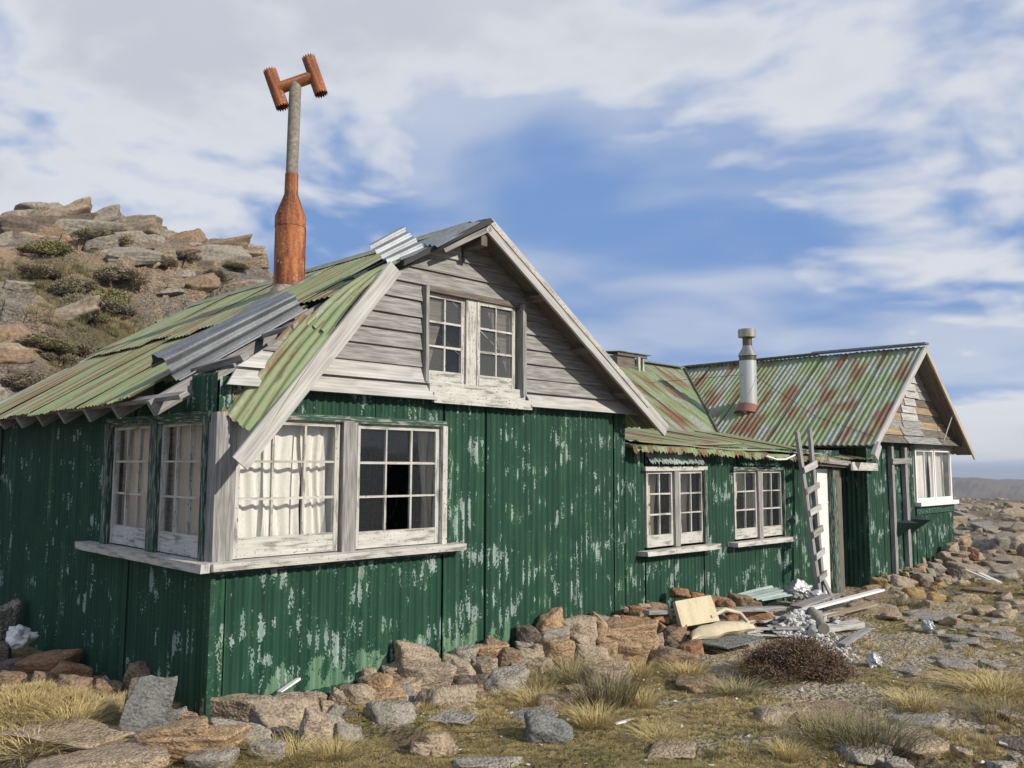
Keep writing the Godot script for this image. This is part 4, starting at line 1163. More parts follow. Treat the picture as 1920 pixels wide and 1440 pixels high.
	for q in [[5.16, 0.72, 1.2, 0.86], [7.06, 0.7, 1.3, 0.88]]:
		var x0: float = q[0]
		var y0: float = q[1]
		var w: float = q[2]
		var h: float = q[3]
		sash(hut, "casement_window", Vector3(x0 + 0.02, y0 + 0.02, WZ), X, Z, w * 0.5 - 0.08, h, 2, 3, 0.035, 0.13, M.flaky, 0.1)
		sash(hut, "casement_window", Vector3(x0 + w * 0.5 + 0.05, y0 + 0.02, WZ + 0.01), X, Z, w * 0.5 - 0.08, h, 2, 3, 0.035, 0.13, M.flaky, 0.1)
		part(hut, "window_mullion", plank(Vector3(x0 + w * 0.5 - 0.005, y0, WZ + 0.02), Vector3(x0 + w * 0.5 - 0.02, y0 + h + 0.03, WZ + 0.02), X, 0.1, 0.06, 0.004), M.wood)
		part(hut, "window_jamb", plank(Vector3(x0 + w - 0.01, y0, WZ + 0.03), Vector3(x0 + w - 0.02, y0 + h + 0.03, WZ + 0.03), X, 0.05, 0.08, 0.004), M.greenflaky)
		part(hut, "window_sill", plank(Vector3(x0 - 0.16, y0 - 0.03, WZ + 0.08), Vector3(x0 + w + 0.12, y0 - 0.035, WZ + 0.08), Y, 0.055, 0.16, 0.006), M.flaky)
		part(hut, "window_head", plank(Vector3(x0 - 0.04, y0 + h + 0.04, WZ + 0.03), Vector3(x0 + w + 0.04, y0 + h + 0.045, WZ + 0.03), Y, 0.05, 0.05, 0.004), M.flaky if x0 < 6.0 else M.greenflaky)
		curtain(hut, Vector3(x0 + 0.3, 0, WZ - 0.25), Vector3(x0 + 0.5, 0, WZ - 0.22), y0, y0 + h, 2.0, 0.02, M.blind)
		curtain(hut, Vector3(x0 + w - 0.22, 0, WZ - 0.25), Vector3(x0 + w, 0, WZ - 0.22), y0, y0 + h, 2.0, 0.02, M.blind)
	# ragged iron hood over the first window
	part(hut, "window_hood", corr(Vector3(6.26, 1.8, WZ + 0.03), Vector3(5.16, 1.8, WZ + 0.03), Vector3(6.21, 1.66, WZ + 0.14), Vector3(5.18, 1.67, WZ + 0.12), Vector2(0.1, 0.1), Vector2(0.35, 0.2), 0.01, 0.0, 0.05), M.zincgreen)
	part(hut, "window_hood", corr(Vector3(8.24, 1.82, WZ + 0.03), Vector3(7.14, 1.82, WZ + 0.03), Vector3(8.19, 1.65, WZ + 0.1), Vector3(7.16, 1.66, WZ + 0.09), Vector2(0.1, 0.1), Vector2(0.35, 0.2), 0.01, 0.0, 0.03), M.paint2)
	var door := part(hut, "door", board(9.34, 9.88, -0.24, 9.34, 9.88, 1.62, WZ - 0.02, WZ - 0.02, 0.04), M.white)
	part(door, "door_rail", board(9.34, 9.88, 1.1, 9.34, 9.88, 1.13, WZ - 0.012, WZ - 0.016, 0.01), M.white)
	part(hut, "door_jamb", plank(Vector3(9.95, -0.3, WZ + 0.02), Vector3(9.94, 1.62, WZ + 0.02), X, 0.13, 0.09, 0.004), M.greenflaky)
	part(hut, "door_jamb", plank(Vector3(10.11, -0.3, WZ + 0.03), Vector3(10.1, 1.62, WZ + 0.03), X, 0.15, 0.06, 0.004), M.woodbrown_shade)
	part(hut, "door_jamb", plank(Vector3(9.32, -0.3, WZ + 0.03), Vector3(9.32, 1.62, WZ + 0.03), X, 0.06, 0.06, 0.004), M.greenflaky)
	part(hut, "porch_beam", plank(Vector3(8.95, 1.72, -0.02), Vector3(10.75, 1.66, -0.02), Y, 0.09, 0.05, 0.004), M.woodbrown_shade)
	part(hut, "porch_fascia", plank(Vector3(10.15, 1.66, 0.09), Vector3(11.1, 1.655, 0.09), Y, 0.12, 0.03, 0.008), M.flaky)
	part(hut, "porch_fascia", plank(Vector3(9.0, 1.755, 0.04), Vector3(10.2, 1.70, 0.04), Y, 0.07, 0.025, 0.008), M.wood)
	for k in 11:
		var x1 := 4.68 + 0.585 * k
		var x0 := x1 + 0.61
		var yf := 1.855 - 0.012 * k if k < 8 else 1.76
		var lift := Y * (0.008 * (k % 2) + rf(0, 0.01))
		part(hut, "roof_sheet", corr(Vector3(x0, 2.25, -2.6) + lift, Vector3(x1, 2.25, -2.6) + lift, Vector3(x0, yf, 0.06) + lift, Vector3(x1, yf, 0.06) + lift, Vector2(x0 / 4.0, 0), Vector2(x1 / 4.0, 0.8), 0.02, 0.0, 0.02), M.rooflean)
		if k < 8:
			part(hut, "eave_fringe", corr(Vector3(x0, yf + 0.012, 0.055) + lift, Vector3(x1, yf + 0.012, 0.055) + lift, Vector3(x0, yf - 0.075, 0.085) + lift, Vector3(x1, yf - 0.08, 0.085) + lift, Vector2(x0 / 4.0, 0.2), Vector2(x1 / 4.0, 0.24), 0.03, 0.0, 0.065, 0.011), M.rooflean)
	part(hut, "loose_roof_sheet", corr(Vector3(9.3, 1.86, -0.18), Vector3(9.3, 1.85, 0.05), Vector3(5.0, 1.955, -0.5), Vector3(5.0, 1.925, -0.08), Vector2(0.1, 0), Vector2(0.2, 1.4), 0.03, 0.02, 0.02), M.rooflean)
	part(hut, "loose_roof_sheet", corr(Vector3(7.3, 1.97, -0.5), Vector3(7.3, 1.955, -0.1), Vector3(5.4, 1.94, -0.55), Vector3(5.4, 1.91, -0.14), Vector2(0.5, 0), Vector2(0.6, 0.8), 0.03, 0.02, 0.02), M.rooflean)
	part(hut, "spouting", tube_mesh([Vector3(7.5, 1.79, 0.1), Vector3(7.75, 1.745, 0.12), Vector3(8.0, 1.75, 0.12), Vector3(8.3, 1.81, 0.1)], [0.012, 0.012, 0.012, 0.012], 8), M.white)
	# steep roof behind the lean-to
	for k in 16:
		var x1 := 3.4 + 0.6 * k
		var x0 := x1 + 0.63
		var lift := Vector3(0, 0.8, 0.6) * (0.008 * (k % 2) + rf(0, 0.008))
		part(hut, "roof_sheet", corr(Vector3(x0, 3.73, -4.6) + lift, Vector3(x1, 3.73, -4.6) + lift, Vector3(x0, 2.18, -2.47) + lift, Vector3(x1, 2.18, -2.47) + lift, Vector2(x0 / 4.0, 0.1), Vector2(x1 / 4.0, 0.95), 0.015, 0.0, 0.01), M.roof2)
	part(hut, "roof_sheet", corr(Vector3(3.4, 3.73, -4.6), Vector3(13.0, 3.73, -4.6), Vector3(3.4, 2.0, -7.0), Vector3(13.0, 2.0, -7.0), Vector2(0, 0), Vector2(2.4, 0.9), 0.015), M.roof2)
	part(hut, "back_wall", board(4.5, 10.9, -0.5, 4.5, 10.9, 2.15, -6.8, -6.8, 0.05), M.woodbrown_shade)
	part(hut, "ridge_cap", plank(Vector3(4.0, 3.755, -4.59), Vector3(12.6, 3.755, -4.59), Z, 0.22, 0.02, 0.012), M.roofpale)
	var va := Vector3(12.75, 3.72, -4.6)
	var vb := Vector3(10.45, 2.03, -2.3)
	part(hut, "valley_flashing", plank(va, vb, Vector3(0.7, 0, -0.7), 0.16, 0.02, 0.004), M.woodbrown_shade)
	# small roof vent on the ridge
	var vent := sub(hut, "roof_vent")
	part(vent, "vent_roof", corr(Vector3(11.05, 3.87, -4.85), Vector3(10.0, 3.87, -4.85), Vector3(11.05, 3.82, -4.2), Vector3(10.0, 3.82, -4.2), Vector2.ZERO, Vector2(0.3, 0.3), 0.01, 0.0, 0.02), M.roof2)
	part(vent, "vent_fascia", plank(Vector3(10.02, 3.775, -4.27), Vector3(10.95, 3.775, -4.27), Y, 0.05, 0.03, 0.004), M.woodbrown_shade)
	part(vent, "vent_side", board(10.05, 10.6, 3.4, 10.05, 10.6, 3.76, -4.3, -4.3, 0.3), M.woodbrown_shade)
	part(vent, "vent_post", plank(Vector3(10.65, 3.38, -4.25), Vector3(10.65, 3.76, -4.25), X, 0.06, 0.05, 0.004), M.flaky)
	part(vent, "vent_post", plank(Vector3(10.85, 3.45, -4.3), Vector3(10.85, 3.8, -4.3), X, 0.05, 0.05, 0.004), M.flaky)
	# --- far gable
	iron_wall(hut, Vector3.ZERO, X, Z, [[10.88, 12.93, -0.4, 2.06], [12.93, 14.86, -0.4, 1.02]], M.paint2, tx, 0.62, 0.33)
	iron_wall(hut, Vector3(10.88, 0, 0), -Z, -X, [[0.0, 6.9, -0.5, 2.25]], M.paintside, tx, 0.62, 0.1)
	iron_wall(hut, Vector3(14.86, 0, 0), -Z, X, [[0.0, 6.9, -0.5, 2.1]], M.paint2, tx, 9.0, 0.0)
	part(hut, "back_wall", board(10.88, 14.86, -0.5, 10.88, 14.86, 2.2, -6.88, -6.88, 0.04), M.woodbrown_shade)
	part(hut, "back_gable", board(10.9, 14.84, 2.2, 12.79, 12.85, 3.7, -6.85, -6.85, 0.04), M.woodbrown_shade)
	part(hut, "corner_flashing", plank(Vector3(10.9, -0.4, 0.016), Vector3(10.9, 2.0, 0.016), X, 0.07, 0.02, 0.003), M.paint2)
	for q in [[12.96, 0.9], [13.9, 0.9]]:
		var ww := sash(hut, "far_window", Vector3(q[0], 1.03, 0.01), X, Z, q[1], 0.95, 2 if q[0] < 13.0 else 1, 1, 0.05, 0.07, M.white, 0.2)
		ww.set_meta("label", "white framed window with a drawn white curtain")
	part(hut, "window_sill", plank(Vector3(12.9, 1.0, 0.06), Vector3(14.86, 1.0, 0.06), Y, 0.07, 0.12, 0.004), M.white)
	part(hut, "sill_panel", plank(Vector3(12.93, 0.9, 0.02), Vector3(14.86, 0.9, 0.02), Y, 0.16, 0.03, 0.003), M.paint2)
	part(hut, "window_head", plank(Vector3(12.9, 2.02, 0.03), Vector3(14.88, 2.02, 0.03), Y, 0.1, 0.05, 0.003), M.wood)
	curtain(hut, Vector3(12.98, 0, -0.12), Vector3(13.85, 0, -0.1), 1.0, 2.0, 4.0, 0.02, M.curtain)
	curtain(hut, Vector3(13.92, 0, -0.1), Vector3(14.8, 0, -0.12), 1.0, 2.0, 4.0, 0.02, M.curtain)
	for k in 12:
		var y0 := 2.05 + 0.135 * k
		var y1 := y0 + 0.16
		var hw0 := maxf((3.66 - y0) / 0.745, 0.05)
		var hw1 := maxf((3.66 - y1) / 0.745, 0.03)
		var fl := 0.16 if k == 0 else (0.09 if k == 1 else (0.03 if k == 2 else 0.0))
		var zb := 0.045 + fl
		var zt := 0.02 + fl * 0.45
		var xl := 12.83 - hw0
		var xr := 12.83 + hw0 + (0.25 if k == 0 else 0.0)
		var c1 := lerpf(xl, xr, 0.36 + rf(-0.05, 0.05))
		var c2 := lerpf(xl, xr, 0.62 + rf(-0.06, 0.06))
		var mats: Array = [[M.woodbrown_shade, M.wood, M.woodbrown_shade], [M.tan, M.wood, M.woodbrown_shade], [M.wood, M.wood, M.tan], [M.tan, M.woodpale, M.woodbrown_shade], [M.woodbrown_shade, M.woodpale, M.tan], [M.wood, M.woodpale, M.woodbrown_shade], [M.wood, M.woodpale, M.wood], [M.wood, M.woodpale, M.wood]][mini(k, 7)]
		if k < 9:
			part(hut, "gable_board", board(xl, c1, y0, 12.83 - hw1, c1, y1, zb, zt), mats[0])
			part(hut, "gable_board", board(c1 + 0.004, c2, y0 + rf(-0.01, 0.01), c1 + 0.004, c2, y1, zb + 0.02, zt + 0.012), mats[1])
			part(hut, "gable_board", board(c2 + 0.004, xr, y0, c2 + 0.004, 12.83 + hw1, y1, zb - 0.004, zt), mats[2])
		else:
			part(hut, "gable_board", board(xl, xr, y0, 12.83 - hw1, 12.83 + hw1, y1, zb, zt), M.wood)
	part(hut, "gable_lining", board(10.9, 14.84, 2.02, 12.78, 12.86, 3.7, -0.02, -0.02, 0.02), M.woodbrown_shade)
	for k in 12:
		var z0 := 0.32 - 0.605 * k
		var z1 := z0 - 0.64
		var n := Vector3(-0.597, 0.802, 0)
		var lift := n * (0.008 * (k % 2) + rf(0, 0.006))
		part(hut, "roof_sheet", corr(Vector3(12.8, 3.75, z0) + lift, Vector3(12.8, 3.75, z1) + lift, Vector3(10.42, 1.98, z0) + lift, Vector3(10.42, 1.98, z1) + lift, Vector2(-z0 / 4.4, 0.02), Vector2(-z1 / 4.4, 0.98), 0.012, 0.0, 0.012, 0.013, 0.098), M.roof3)
	part(hut, "roof_sheet", corr(Vector3(12.8, 3.75, -6.95), Vector3(12.8, 3.75, 0.32), Vector3(15.2, 1.9, -6.95), Vector3(15.2, 1.9, 0.32), Vector2(0, 0), Vector2(1.7, 0.98), 0.012), M.roof2)
	part(hut, "ridge_cap", plank(Vector3(12.79, 3.80, 0.36), Vector3(12.79, 3.81, -1.7), X, 0.2, 0.035, 0.004), M.zinc)
	part(hut, "ridge_cap", plank(Vector3(12.79, 3.795, -1.65), Vector3(12.79, 3.77, -4.6), X, 0.22, 0.03, 0.012), M.roof2)
	part(hut, "bargeboard", plank(Vector3(12.8, 3.71, 0.33), Vector3(10.47, 1.965, 0.33), Y, 0.11, 0.03, 0.003), M.woodpale)
	part(hut, "bargeboard", plank(Vector3(12.8, 3.71, 0.33), Vector3(15.2, 1.83, 0.33), Y, 0.085, 0.03, 0.003), M.woodtan)
	part(hut, "soffit", plank(Vector3(12.8, 3.70, 0.17), Vector3(15.15, 1.89, 0.17), Z, 0.3, 0.012), M.woodbrown_shade)
	part(hut, "eave_end", plank(Vector3(10.55, 2.0, 0.35), Vector3(10.36, 1.8, 0.36), X, 0.14, 0.05, 0.01), M.woodpale)
	part(hut, "eave_beam", plank(Vector3(10.62, 1.99, 0.28), Vector3(10.62, 1.99, -2.5), X, 0.2, 0.06), M.woodbrown_shade)
	# --- stove chimneys
	var ch := sub(hut, "rusty_chimney")
	var a := Vector3(1.75, 3.2, -2.12)
	part(ch, "chimney_drum", tube_mesh([a, a + Y * 0.93, a + Y * 0.935, a + Y * 1.01], [0.155, 0.152, 0.158, 0.157], 28), M.rust)
	part(ch, "drum_seam", plank(a + Vector3(0.146, 0.05, 0.06), a + Vector3(0.143, 0.92, 0.06), Z, 0.025, 0.008, 0.001), M.rust)
	part(ch, "drum_band", tube_mesh([a + Y * 0.9, a + Y * 0.925], [0.158, 0.157], 28, false), M.rust)
	part(ch, "chimney_cone", tube_mesh([a + Y * 1.005, a + Y * 1.25, a + Y * 1.3], [0.159, 0.072, 0.068], 28), M.rust)
	part(ch, "chimney_collar", tube_mesh([a + Y * 1.28, a + Y * 1.47], [0.07, 0.068], 24), M.rust)
	part(ch, "chimney_pipe", tube_mesh([a + Y * 1.45, a + Y * 1.95 + X * 0.006, a + Y * 2.47 + X * 0.012], [0.062, 0.063, 0.062], 24), M.pipe)
	part(ch, "chimney_flashing", plank(left_roof(0.35, -2.1) + up_l * 0.03, left_roof(1.35, -2.14) + up_l * 0.03, Z, 0.42, 0.012, 0.01), M.roofpale)
	part(ch, "chimney_skirt", tube_mesh([a + Vector3(-0.03, 0.02, 0), a + Vector3(-0.01, 0.18, 0), a + Y * 0.26], [0.24, 0.19, 0.158], 24, false), M.rustpale)
	var cr := Vector3(0.705, 0.0, 0.709)
	var tl := deg_to_rad(20.0)
	var hd := cr * cos(tl) + Y * sin(tl)
	var vd := Y * cos(tl) - cr * sin(tl)
	var hc := a + Y * 2.47 + X * 0.012
	part(ch, "cowl_crossbar", tube_mesh([hc - hd * 0.23, hc + hd * 0.23], [0.062, 0.062], 22), M.rust)
	for e in [-1.0, 1.0]:
		var cc: Vector3 = hc + hd * (0.215 * e)
		var cw := part(ch, "cowl_pipe", tube_mesh([cc - vd * 0.2, cc + vd * 0.2], [0.07, 0.07], 22, false), M.rust)
		for g in [-1.0, 1.0]:
			var crown := MB.new()
			var s := hd
			var u := vd.cross(s)
			for t in 16:
				var a0 := TAU * t / 16.0
				var a1 := TAU * (t + 1) / 16.0
				var am := (a0 + a1) * 0.5
				var b0: Vector3 = cc + vd * (0.2 * g) + (s * cos(a0) + u * sin(a0)) * 0.07
				var b1: Vector3 = cc + vd * (0.2 * g) + (s * cos(a1) + u * sin(a1)) * 0.07
				var b2: Vector3 = cc + vd * (0.225 * g) + (s * cos(am) + u * sin(am)) * 0.072
				crown.tri(b0, b1, b2)
			part(cw, "cowl_teeth", crown.done(), M.rust)
	var fl := sub(hut, "steel_flue")
	var f := Vector3(11.45, 2.55, -2.35)
	part(fl, "flue_pipe", tube_mesh([f, f + Y * 1.05], [0.155, 0.155], 28), M.flue)
	part(fl, "flue_band", tube_mesh([f + Y * 1.05, f + Y * 1.15], [0.156, 0.156], 28), M.brass)
	part(fl, "flue_cone", tube_mesh([f + Y * 1.14, f + Y * 1.16, f + Y * 1.3, f + Y * 1.33], [0.175, 0.17, 0.09, 0.088], 28), M.zincbright)
	part(fl, "flue_neck", tube_mesh([f + Y * 1.3, f + Y * 1.52], [0.086, 0.086], 24), M.brass)
	part(fl, "flue_cap", tube_mesh([f + Y * 1.49, f + Y * 1.495, f + Y * 1.63, f + Y * 1.64], [0.15, 0.165, 0.165, 0.15], 28), M.brasspale)
	var boot := []
	var br := []
	for k in 9:
		boot.append(f + Vector3(-0.05 + 0.006 * k, 0.05 + 0.021 * k, 0))
		br.append(0.235 - 0.008 * k + (0.008 if k % 2 == 0 else 0.0))
	part(fl, "flue_boot", tube_mesh(boot, br, 28, false), M.rubber)
	part(fl, "stay_wire", tube_mesh([f + Vector3(0, 0.75, 0.155), Vector3(11.1, 2.5, -0.9), Vector3(10.6, 2.13, 0.25)], [0.004, 0.004, 0.004], 5), M.wire)
	part(fl, "stay_wire", tube_mesh([f + Vector3(-0.155, 0.78, 0), Vector3(10.3, 3.2, -4.2)], [0.004, 0.004], 5), M.wire)
	part(hut, "gable_stay", tube_mesh([Vector3(14.2, 2.67, 0.3), Vector3(13.9, 2.12, 0.2)], [0.012, 0.012], 6), M.woodpale)

func build_near_things() -> void:
	var Y := Vector3.UP
	var X := Vector3.RIGHT
	var Z := Vector3.BACK
	# ladder
	var ld := thing("ladder", "grey weathered wooden ladder leaning on the lean-to eave by the white door", "ladder", Vector3(8.55, -0.2, 0.33))
	var o := -ld.position
	var la := Vector3(8.44, 2.13, 0.07)
	var lb := Vector3(8.46, -0.22, 0.33)
	var ra := Vector3(8.82, 2.19, 0.07)
	var rb := Vector3(8.66, -0.2, 0.28)
	part(ld, "rail", plank(lb + o, la + o, X, 0.075, 0.045, 0.003), M.wood)
	part(ld, "rail", plank(rb + o, ra + o, X, 0.07, 0.045, 0.003), M.wood)
	for k in 6:
		var f := 0.16 + 0.125 * k
		part(ld, "rung", plank(lb.lerp(la, f) + o + Vector3(-0.04, -0.02, 0.045), rb.lerp(ra, f) + o + Vector3(0.05, 0.02, 0.045), Y, 0.085, 0.025, 0.006), M.wood if k % 2 == 0 else M.woodpale)
	one("timber_stake", plank(Vector3(8.32, -0.2, 0.62), Vector3(8.66, 0.12, 0.28), X, 0.06, 0.03, 0.003), M.wood, "short grey timber stake propped against the foot of the ladder", "stake")
	# rack of two posts on the far gable wall
	var rk := thing("wall_rack", "two grey timber posts with a dark green metal tray on the far gable wall", "rack", Vector3(12.0, -0.05, 0.06))
	o = -rk.position
	part(rk, "post", plank(Vector3(11.79, -0.1, 0.06) + o, Vector3(11.77, 2.0, 0.06) + o, X, 0.11, 0.07, 0.004), M.wood)
	part(rk, "post", plank(Vector3(12.38, -0.1, 0.06) + o, Vector3(12.36, 2.0, 0.06) + o, X, 0.11, 0.07, 0.004), M.wood)
	part(rk, "crossbar", plank(Vector3(11.7, 1.74, 0.1) + o, Vector3(12.55, 1.76, 0.1) + o, Y, 0.09, 0.04, 0.004), M.wood)
	for q in [[11.83, 0.74], [12.43, 0.77]]:
		var t := MB.new()
		var p0 := Vector3(q[0], q[1], 0.03) + o
		var p1 := Vector3(q[0] + 0.04, q[1], 0.42) + o
		var p2 := Vector3(q[0] + 0.62, q[1] + 0.02, 0.03) + o
		t.tri(p0, p1, p2)
		var d0 := Vector3(q[0], q[1] - 0.3, 0.03) + o
		t.tri(p0, d0, p1)
		t.tri(d0, p2, p1)
		part(rk, "tray", t.done(), M.greenmetal)
	# curled sheet on the roof
	var st := thing("curled_roof_sheet", "curled galvanised roof sheet lying torn over the hole in the green roof", "metal sheet", left_roof(2.2, -0.6))
	var mb := MB.new()
	var a0 := left_roof(2.84, -0.62) - st.position
	var a1 := left_roof(1.72, -0.42) - st.position
	var up := Vector3(-RS, RC, 0)
	var nu := 48
	var nv := 12
	for r in nv + 1:
		for c in nu + 1:
			var f := float(c) / nu
			var g := float(r) / nv
			# a roll: three quarters of a tube with two ribs left in it, then a flat lip on the near side
			var an := lerpf(2.9, -1.0, minf(f / 0.62, 1.0))
			var rad := (0.105 + 0.014 * cos(f * 34.0)) * lerpf(0.95, 0.7, g)
			var pz := cos(an) * rad * 1.25
			var ph := 0.12 + sin(an) * rad
			if f > 0.62:
				var e := (f - 0.62) / 0.38
				pz += e * 0.12
				ph += -e * 0.05 + 0.022 * sin(e * 9.4)
			mb.vert(a0.lerp(a1, g) + Vector3(0, 0, pz) + up * (ph + 0.008 * nz.get_noise_2d(f * 90.0, g * 60.0)), up, Vector2(f * 0.8, g * 1.5))
	for r in nv:
		for c in nu:
			var k := r * (nu + 1) + c
			mb.i.append_array([k, k + nu + 2, k + 1, k, k + nu + 1, k + nu + 2])
	smooth_normals(mb)
	part(st, "sheet", mb.done(), M.zincold)
	part(st, "turned_edge", tube_mesh([a0 + Vector3(0, 0, -0.15) + up * 0.14, a1 + Vector3(0, 0, -0.115) + up * 0.13], [0.012, 0.01], 8), M.zinc)
	var fp := thing("torn_ridge_sheet", "short galvanised corrugated sheet standing up from the torn roof edge near the apex", "metal sheet", Vector3(1.4, 3.25, 0.05))
	o = -fp.position
	part(fp, "sheet", corr(Vector3(1.36, 3.29, 0.1) + o, Vector3(1.31, 3.47, -0.12) + o, Vector3(1.72, 3.49, 0.12) + o, Vector3(1.66, 3.70, -0.1) + o, Vector2(0, 0), Vector2(0.4, 0.6), 0.008, 0.0, 0.02, 0.012), M.zinc)
	# debris heap in front of the wing
	debris()

func debris() -> void:
	var Y := Vector3.UP
	var X := Vector3.RIGHT
	var Z := Vector3.BACK
	var g := "broken boards in the rubbish heap"
	var L := [
		[4.55, 0.16, 0.3, 6.6, 0.02, 0.75, 0.1, 0.04, "wood", "long weathered grey plank lying across the orange rocks below the window"],
		[6.95, -0.06, 0.75, 8.95, 0.02, 0.95, 0.1, 0.025, "white", "long white plank sticking out of the rubbish heap past the ladder foot"],
		[7.2, -0.05, 0.6, 8.05, 0.0, 0.62, 0.16, 0.025, "wood", "wide grey board on top of the rubbish heap behind the white plank"],
		[6.55, -0.15, 1.2, 7.05, -0.12, 1.45, 0.16, 0.06, "flaky", "thick white painted board end on the grass beside the rubbish heap"],
		[5.95, -0.16, 1.72, 6.7, -0.1, 1.68, 0.07, 0.03, "wood", "grey stick lying alone on the grass beyond the plaster rubble"],
		[7.2, -0.12, 0.95, 8.3, -0.08, 1.1, 0.12, 0.02, "tan", "brown board poking out of the rubbish heap under the white plank"],
		[2.02, -0.1, 1.87, 2.2, -0.1, 1.9, 0.025, 0.015, "white", "small white strip of wood lying on the turf in front of the rock pile"],
		[12.9, -0.1, 1.0, 12.35, -0.16, 1.45, 0.06, 0.03, "white", "white plank fallen at the end of the far rock pile"],
		[12.7, -0.05, 0.85, 12.4, -0.15, 1.3, 0.05, 0.03, "white", "short white batten fallen beside the white plank at the far rock pile"],
		[-0.24, 0.06, -1.2, -0.2, -0.06, -0.95, 0.035, 0.02, "wood", "pale wood splinter standing among the rocks along the shaded wall"],
		[0.42, 0.09, 0.2, 0.62, 0.13, 0.12, 0.035, 0.015, "white", "white chip of wood on the long slab at the foot of the front wall"]]
	for q in L:
		var a := Vector3(q[0], q[1], q[2])
		var b := Vector3(q[3], q[4], q[5])
		one("plank", plank(a, b, Z if absf(b.x - a.x) > absf(b.z - a.z) else X, q[6], q[7], 0.004), M[q[8]], q[9], "plank")
	for k in 26:
		var c := Vector3(rf(5.7, 7.4), 0.0, rf(0.55, 1.1))
		c.y = -0.16 + rf(0.0, 0.16) * (1.0 - absf(c.x - 6.6))
		var an := rf(-0.9, 0.9)
		var l := rf(0.15, 0.42)
		var d := Vector3(cos(an), rf(-0.12, 0.12), sin(an)) * l
		var white := k % 3 != 0
		one("broken_board", plank(c - d, c + d, Z, rf(0.04, 0.1), rf(0.012, 0.03), 0.006), M.flaky if white else M.wood, "broken white painted board in the rubbish heap by the ladder" if white else "broken bare grey board in the rubbish heap by the ladder", "board", g)
	# foam slab and foam roll
	one("foam_slab", plank(Vector3(4.82, 0.13, 0.5), Vector3(5.3, 0.15, 0.62), Vector3(0.15, 1.0, -0.35), 0.28, 0.06, 0.012), M.foam, "square cream foam slab leaning on the orange rocks below the window", "foam slab")
	var fr := MB.new()
	var nu := 40
	for c in nu + 1:
		var f := float(c) / nu
		var p := Vector3(lerpf(4.74, 5.62, f), lerpf(-0.07, 0.0, f) + 0.025 * sin(f * 5.0), lerpf(0.76, 0.88, f))
		for s in 13:
			var an := TAU * s / 12.0
			var r := (0.10 + 0.007 * sin(an * 6.0 + f * 4.0) + 0.012 * sin(f * 17.0 + an * 2.0)) * (0.8 + 0.3 * sin(f * PI)) * minf(1.0, 6.0 * minf(f, 1.0 - f) + 0.05)
			fr.vert(p + Vector3(0.06 * cos(an), r * 0.62 * sin(an), r * 1.25 * cos(an)), Vector3.UP, Vector2(f, s))
	for c in nu:
		for s in 12:
			var k := c * 13 + s
			fr.i.append_array([k, k + 14, k + 1, k, k + 13, k + 14])
	smooth_normals(fr)
	one("foam_roll", fr.done(), M.foam, "long twisted cream foam roll lying under the grey plank", "foam roll")
	one("foam_tube", tube_mesh([Vector3(5.2, 0.08, 0.66), Vector3(5.45, 0.13, 0.68), Vector3(5.62, 0.08, 0.76), Vector3(5.6, 0.0, 0.86), Vector3(5.45, -0.08, 0.92)], [0.02, 0.022, 0.022, 0.021, 0.02], 10), M.foam, "bent cream foam tube arching over the end of the foam roll", "foam tube")
	one("fibre_board", plank(Vector3(4.72, -0.1, 0.95), Vector3(5.35, -0.09, 1.0), Z, 0.4, 0.02, 0.012), M.rock_u, "flat grey-green fibre board lying in front of the foam roll", "board")
	one("fallen_sheet", corr(Vector3(6.9, 0.07, -0.02), Vector3(6.95, 0.02, 0.3), Vector3(7.75, 0.09, 0.0), Vector3(7.8, 0.0, 0.3), Vector2(0, 0), Vector2(0.3, 0.5), 0.02), M.zincgreen, "pale green sheet of iron lying on the orange rocks under the second window", "metal sheet")
	var fo := [[7.95, 0.05, 0.25, 0.5, 0.3, "large crumpled silver foil bundle against the wall beside the ladder"], [8.1, -0.05, 0.45, 0.36, 0.22, "smaller crumpled silver foil bundle in front of the large one"], [5.28, -0.12, 2.32, 0.2, 0.15, "crumpled silver foil scrap lying on the turf past the heath bush"], [7.49, -0.13, 2.04, 0.2, 0.16, "crumpled silver foil scrap on the flat rocks towards the far gable"], [-0.3, 0.1, -3.1, 0.34, 0.2, "crumpled white sheeting on the rocks along the shaded wall"]]
	for k in fo.size():
		var q: Array = fo[k]
		var o := one("foil_bundle" if k < 4 else "white_sheeting", make_rock(400 + k, 26, false, 0.16), M.foil if k < 4 else M.white, q[5], "foil" if k < 4 else "sheeting", "", Vector3(q[0], q[1], q[2]))
		o.scale = Vector3(q[3], q[4], q[3] * 0.7)
		o.rotation.y = rf(0, 6)
	one("grey_pipe", tube_mesh([Vector3(6.9, -0.03, 0.95), Vector3(6.35, -0.1, 1.35)], [0.06, 0.06], 14), M.pipe, "short length of grey pipe on the white plaster rubble", "pipe")
	one("grey_pipe", tube_mesh([Vector3(6.75, -0.06, 1.1), Vector3(6.15, -0.12, 1.3)], [0.04, 0.04], 12), M.zincbright, "thin silver pipe half buried in the white plaster rubble", "pipe")
	# plaster rubble, too fine to count
	var mm := MultiMesh.new()
	mm.transform_format = MultiMesh.TRANSFORM_3D
	mm.mesh = make_rock(777, 14, false, 0.12)
	mm.instance_count = 900
